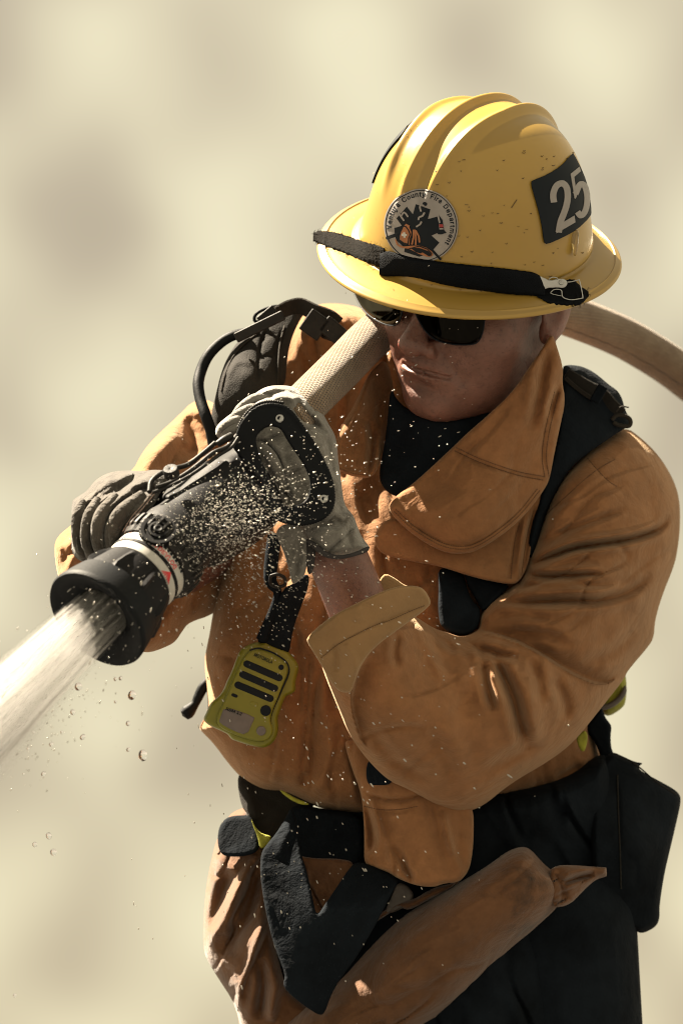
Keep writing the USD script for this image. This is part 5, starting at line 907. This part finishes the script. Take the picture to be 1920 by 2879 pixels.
part(pack, 'webbing', ribbon(on(ns, 'C 1180,565 1230,610 1290,655 1340,685', .005), .004, .003, (.5, .8, .3)), 'webbing', smooth=50)
part(pack, 'keeper', rbox(V(*Z('C 1365,655')[0], -.03), (.010, .018, .010), math.radians(-30)), 'black_cloth', smooth=40)
part(pack, 'cord_knot', cat([ptube([(*p, -.055) for p in Z('C 1440,800 1470,775 1520,780 1545,805 1535,835 1480,830 1450,815')], 6, 8, 8), ptube([(*p, -.055) for p in Z('C 1465,755 1480,735 1500,725 1535,730')], 2.2, 6, 6)]), 'webbing', smooth=60, kind='stuff')
# chest straps across the coat front
part(pack, 'chest_strap', Relief('G 190,880 330,920 340,960 380,1080 430,1120 425,1200 400,1250 330,1280 210,1240 190,1150 195,1000', C3('1240,1620,.022 1330,1650,.022 1240,1750,.045 1330,1770,.045'), rim=(10, .006), back=.01, step=5).mesh, 'black_cloth', smooth=50)
part(pack, 'chest_strap', Relief('G 330,900 450,960 600,985 560,1030 500,1090 440,1150 410,1080 360,1000', C3('1330,1620,.022 1430,1650,.02 1400,1690,.03 1350,1680,.025'), rim=(10, .006), back=.01, step=5).mesh, 'black_cloth', smooth=50)
part(pack, 'side_strap', Relief('I 1010,290 1060,230 1110,170 1130,235 1150,260 1168,285 1160,340 1165,420 1200,470 1180,620 1120,620 1110,500 1090,400', [(1700, 2080, -.10)], rim=(8, .008), back=.02, step=5).mesh, 'black_cloth', smooth=50)

# case on his left hip
case = Relief('I 1060,560 1110,480 1165,425 1225,452 1300,488 1352,492 1312,512 1335,540 1420,585 1520,640 1552,672 1556,710 1540,790 1500,960 1462,1120 1435,1300 1438,1360 1425,1400 1400,1425 1335,1455 1300,1435 1250,1428 1150,1440 1080,1300 1040,900', C3('1700,2200,-.06 1800,2200,-.07 1890,2250,-.09 1880,2400,-.08 1840,2580,-.08 1800,2400,-.04 1720,2500,-.05'), rim=(18, .02), back=.06, step=6, folds=[('I 1190,580 1200,700 1215,1000', -.004, 5, 'v'), ('I 1340,545 1430,600 1540,660', -.004, 6, 'v'), ('I 1210,1000 1300,1050 1310,1200', -.003, 6, 'v')])
hc = single('hip_case', 'black rectangular equipment case hanging at the left hip', 'case', case.mesh, 'black_cloth', smooth=50)
def onr(rel, t, off, r): return ptube(np.array([(*p, float(rel.at(p[:1], p[1:])[0]) + off) for p in resample(spline(Z(t)), 18)]), r, 7, 2)
part(hc, 'piping', cat([onr(case, 'I 1180,440 1300,500 1420,600 1530,670', .001, 2.2), onr(case, 'I 1200,560 1205,760 1215,1000 1220,1200', .001, 2.0)]), 'pack_cloth', smooth=60, kind='stuff')
kn = cat([ptube([(*p, -.09) for p in Z('F 175,830 140,870 115,920 95,960 60,1000 35,1020')], (14, 15, 14, 13, 20, 18), 14, 8)])
single('strap_end', 'black rounded strap end sticking out left of the coat', 'strap', kn, 'rubber_black', smooth=60)

# ------------------------------------------------------------------ bundle round the hips
bun = thing('canvas_bundle', 'brown canvas garment tied round the hips with an empty rolled sleeve', 'garment', W(V(1100, 2600, .0)))
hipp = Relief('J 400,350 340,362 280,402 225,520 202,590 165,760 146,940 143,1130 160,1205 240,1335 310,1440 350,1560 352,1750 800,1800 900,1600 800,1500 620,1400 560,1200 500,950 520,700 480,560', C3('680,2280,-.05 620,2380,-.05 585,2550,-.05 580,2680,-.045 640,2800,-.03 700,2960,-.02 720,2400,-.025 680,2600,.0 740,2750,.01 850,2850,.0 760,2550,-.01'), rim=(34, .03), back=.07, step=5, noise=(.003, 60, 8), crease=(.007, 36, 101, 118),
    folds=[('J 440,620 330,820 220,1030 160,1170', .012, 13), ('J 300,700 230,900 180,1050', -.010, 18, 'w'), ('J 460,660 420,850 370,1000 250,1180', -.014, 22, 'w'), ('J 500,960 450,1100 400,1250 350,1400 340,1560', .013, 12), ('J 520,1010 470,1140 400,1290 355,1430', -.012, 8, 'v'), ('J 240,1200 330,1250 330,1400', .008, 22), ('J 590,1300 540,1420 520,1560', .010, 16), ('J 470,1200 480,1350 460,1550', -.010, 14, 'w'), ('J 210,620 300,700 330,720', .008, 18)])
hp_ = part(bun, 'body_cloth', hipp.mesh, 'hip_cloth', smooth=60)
part(hp_, 'stitching', seam(hipp, 'J 500,1000 455,1110 405,1240 355,1380 335,1500', r=.9), 'seam_thread', smooth=False, kind='stuff')
part(bun, 'dark_lining', Relief('J 228,470 260,420 300,400 380,395 410,400 460,500 462,590 400,625 300,632 245,620 222,560', C3('615,2340,-.03 700,2300,-.03 725,2380,-.01 640,2400,-.015'), rim=(10, .006), back=.01, step=5).mesh, 'black_cloth', smooth=50)
part(bun, 'grey_lining', Relief('J 338,160 400,150 500,180 640,230 760,300 770,345 700,400 640,440 580,540 530,640 470,640 410,560 400,410 360,350 338,250', C3('675,2200,-.07 720,2290,-.05 770,2340,-.045 860,2260,-.06 690,2260,-.06'), rim=(12, .008), back=.01, step=5, noise=(.002, 40, 2), folds=[('J 380,220 410,330 450,430', .007, 18)]).mesh, 'pack_cloth', smooth=50, label='grey-black band at the bundle\'s top edge')
part(bun, 'inner_cloth', Relief('J 660,620 760,640 900,640 1000,660 960,760 880,900 800,1010 740,940 700,780', [(890, 2470, .0), (950, 2430, .005), (900, 2560, .01)], rim=(10, .006), back=.01, step=5, noise=(.004, 50, 4), crease=(.005, 30, 7, 60)).mesh, 'hip_cloth', smooth=60)
part(bun, 'reflective_trim', trim('J 408,405 440,470 470,500 535,515 505,565 462,592 450,520 420,450', .0, r=(6, .004)), 'lime_trim')
part(bun, 'reflective_trim', trim('J 1235,770 1290,790 1330,840 1310,900 1200,950 1160,945 1200,860', .005, r=(5, .003)), 'silver_trim', label='grey-green strip under the pocket')
tb = [(800, 3020, .03, 170), (960, 2890, .045, 168), (1120, 2740, .055, 150), (1280, 2610, .06, 128), (1420, 2500, .055, 108), (1485, 2450, .045, 100), (1530, 2420, .035, 88)]
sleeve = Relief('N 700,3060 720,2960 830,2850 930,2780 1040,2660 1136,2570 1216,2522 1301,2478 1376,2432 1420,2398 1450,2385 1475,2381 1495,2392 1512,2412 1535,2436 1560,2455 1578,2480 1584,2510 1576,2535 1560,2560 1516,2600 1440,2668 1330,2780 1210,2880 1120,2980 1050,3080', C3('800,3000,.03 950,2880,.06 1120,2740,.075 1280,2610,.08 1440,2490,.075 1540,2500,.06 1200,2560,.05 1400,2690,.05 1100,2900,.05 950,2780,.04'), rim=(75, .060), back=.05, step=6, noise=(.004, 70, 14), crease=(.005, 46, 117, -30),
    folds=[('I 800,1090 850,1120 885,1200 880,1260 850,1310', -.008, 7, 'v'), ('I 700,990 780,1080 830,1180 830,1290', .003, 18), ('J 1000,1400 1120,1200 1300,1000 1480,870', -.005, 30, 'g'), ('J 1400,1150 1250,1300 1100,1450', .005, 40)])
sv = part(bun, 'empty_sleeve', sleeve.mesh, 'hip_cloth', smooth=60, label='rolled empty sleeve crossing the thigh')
part(sv, 'wristlet', Relief('I 810,1100 860,1068 940,1066 1040,1074 1128,1080 1138,1081 1140,1128 1132,1132 1080,1148 1040,1180 990,1230 940,1282 880,1305 830,1300', C3('1570,2445,.04 1640,2440,.03 1700,2452,.015 1640,2500,.02 1590,2545,.03 1600,2480,.04'), rim=(12, .009), back=.012, step=4, noise=(.002, 30, 3), ch=1, crease=(.004, 16, 5, -25), folds=[('I 850,1120 890,1200 880,1290', -.006, 5, 'v'), ('I 890,1170 940,1150 1010,1130 1070,1118', -.008, 8, 'w'), ('I 880,1180 920,1240 945,1275', -.003, 4, 'v'), ('I 880,1120 960,1095 1060,1100', .004, 12)]).mesh, 'hip_cloth', smooth=60)
part(sv, 'under_fold', Relief('J 1440,800 1568,775 I 360,1100 300,1180 160,1250 20,1330 J 1240,900 1180,960 1100,1000 1000,1200 950,1180 1080,1000 1200,900 1330,870', C3('1230,2500,.02 1300,2460,.02 1100,2580,.01 1010,2680,.01'), rim=(14, .01), back=.02, step=5).mesh, 'hip_cloth', smooth=50)
# broad black suspender strap, hanging in a V
vs = Relief('J 640,345 610,405 560,490 500,560 468,610 462,700 470,790 490,920 530,1095 570,1200 606,1300 588,1355 640,1415 740,1490 805,1528 830,1500 850,1440 880,1370 940,1280 1010,1190 1120,1000 1180,880 1225,800 1242,765 1200,730 1130,695 1060,668 1000,660 960,700 900,790 840,880 782,965 765,900 745,800 720,690 700,640 690,560 670,440', C3('810,2290,.01 740,2400,.035 735,2500,.05 780,2650,.07 810,2760,.085 900,2850,.09 960,2720,.09 1060,2580,.08 1110,2480,.06 1030,2430,.05 900,2550,.075 850,2450,.05'), rim=(6, .005), back=.006, step=5, noise=(.0015, 50, 5), folds=[('J 660,420 600,520 560,640', .003, 14)])
single('suspender_strap', 'broad black strap hanging in a V before the hips', 'strap', vs.mesh, 'black_cloth', smooth=50)

# ------------------------------------------------------------------ radio microphone on the chest
rad = thing('radio_microphone', 'yellow-green radio microphone with three speaker slots clipped to the coat front', 'microphone', W(V(705, 1960, .05)))
T4 = lambda txt: np.array([(560 + float(a.split(',')[0]) * 300 / 1568, 1780 + float(a.split(',')[1]) * 300 / 1568) for a in txt.split()])
rb = (lambda u, v: .052 + (v - 1950) * .00004 + (u - 700) * -.00002)
hous = Relief(T4('590,260 700,180 830,135 950,125 980,110 1060,165 1200,215 1300,250 1330,300 1420,400 1470,500 1440,620 1410,740 1420,840 1380,890 1280,920 1240,1000 1190,1150 1150,1260 1170,1400 1140,1540 1060,1640 960,1690 850,1680 720,1650 600,1610 480,1570 440,1520 420,1490 300,1430 160,1370 80,1310 60,1260 110,1160 150,1060 200,1000 290,930 350,850 410,700 480,560 530,420'), None, base=lambda u, v: rb(u, v), rim=(9, .009), back=.02, step=4, ch=1)
ho = part(rad, 'housing', hous.mesh, 'radio_yellow', smooth=45)
inner = Relief(T4('740,255 860,225 960,245 1080,290 1200,360 1290,440 1320,540 1300,640 1230,800 1150,980 1080,1140 1050,1250 1055,1320 1090,1400 1080,1490 1020,1570 930,1600 820,1590 600,1530 420,1450 310,1390 250,1310 270,1200 340,1060 400,920 470,740 560,540 640,370'), None, base=lambda u, v: rb(u, v) + .0045, rim=(4, .004), back=.002, step=3, ch=1)
fa = part(rad, 'face', inner.mesh, 'radio_yellow', smooth=45)
part(rad, 'face_groove', ptube(np.c_[T4('740,255 860,225 960,245 1080,290 1200,360 1290,440 1320,540 1300,640 1230,800 1150,980 1080,1140 1050,1250 1055,1320 1090,1400 1080,1490 1020,1570 930,1600 820,1590 600,1530 420,1450'), np.full(20, .0535)], 2.4, 6, 4), 'decal_black', smooth=60)
def slot(a, b, r): p, q_ = T4(a)[0], T4(b)[0]; g = LineString([p, q_]).buffer(r * 300 / 1568, 12); return Relief(np.array(g.exterior.coords)[:-1], None, base=lambda u, v: rb(u, v) + .0050, rim=(3, .0012), back=.001, step=3, ch=0).mesh
for a, b in (('700,455', '1175,660'), ('640,610', '1110,815'), ('570,765', '1045,965')): part(rad, 'speaker_slot', slot(a, b, 56), 'decal_black', smooth=50)
def knob(c, r, h, m): p = T4(c)[0]; return part(rad, 'knob', lathe(V(*p, rb(*p) + .004), (0, 0, 1), [(0, r), (h * .7, r), (h, r * .85), (h * .9, r * .5), (h * .9, .00001)], 36), m, smooth=35)
knob('1205,505', .0026, .0015, 'decal_black'); knob('978,1142', .0052, .002, 'decal_black'); knob('910,1440', .0046, .0018, 'radio_label')
lb = Relief(T4('370,1075 820,1230 800,1290 700,1510 500,1440 290,1320 300,1270'), None, base=lambda u, v: rb(u, v) + .0052, rim=(3, .0008), back=.001, step=3, ch=1); lb_ = part(rad, 'display_label', lb.mesh, 'radio_label', smooth=50)
part(rad, 'button', slot('495,910', '545,930', 28), 'decal_black', smooth=50); part(rad, 'button', slot('775,1030', '835,1050', 36), 'radio_yellow', smooth=50)
def small_text(txt, a, b, hgt, d, matn, parent):
    p, q_ = T4(a)[0], T4(b)[0]; m = meshkit.text_mesh(txt, 1.0, .01, bold=True); w = m.bounds[1, 0]; ex = (q_ - p) / w; ey = np.array([ex[1], -ex[0]]); ey = ey / np.linalg.norm(ey) * hgt; uv = p + m.vertices[:, :1] * ex + m.vertices[:, 1:2] * ey
    part(parent, 'lettering', trimesh.Trimesh(V(uv[:, 0], uv[:, 1], rb(uv[:, 0], uv[:, 1]) + d + m.vertices[:, 2] * .03), m.faces, process=False), matn, smooth=False)
small_text('MOTOROLA', '800,335', '1070,455', 9, .0049, 'decal_black', fa); small_text('RSM 12', '385,1130', '620,1215', 8, .0056, 'decal_black', lb_)
cord = part(rad, 'strap', Relief('F 700,235 740,230 735,300 690,420 660,500 640,580 625,690 560,670 500,640 440,610 470,540 520,450 600,300 640,290', C3('860,1640,.06 820,1720,.055 790,1820,.045 730,1800,.045'), rim=(6, .005), back=.006, step=5).mesh, 'black_cloth', smooth=50)
part(rad, 'strap', ptube([(*p, .05) for p in Z('F 545,10 530,120 520,260 560,330 540,420 500,520 470,600')], (20, 20, 18, 12, 12, 14, 16), 10, 8), 'black_cloth', smooth=50)
part(rad, 'clip', cat([ptube([(*p, .062) for p in Z('F 520,240 560,230 600,250 600,290 550,300 520,280 520,240')], 5, 8, 6)]), 'worn_black', smooth=50)
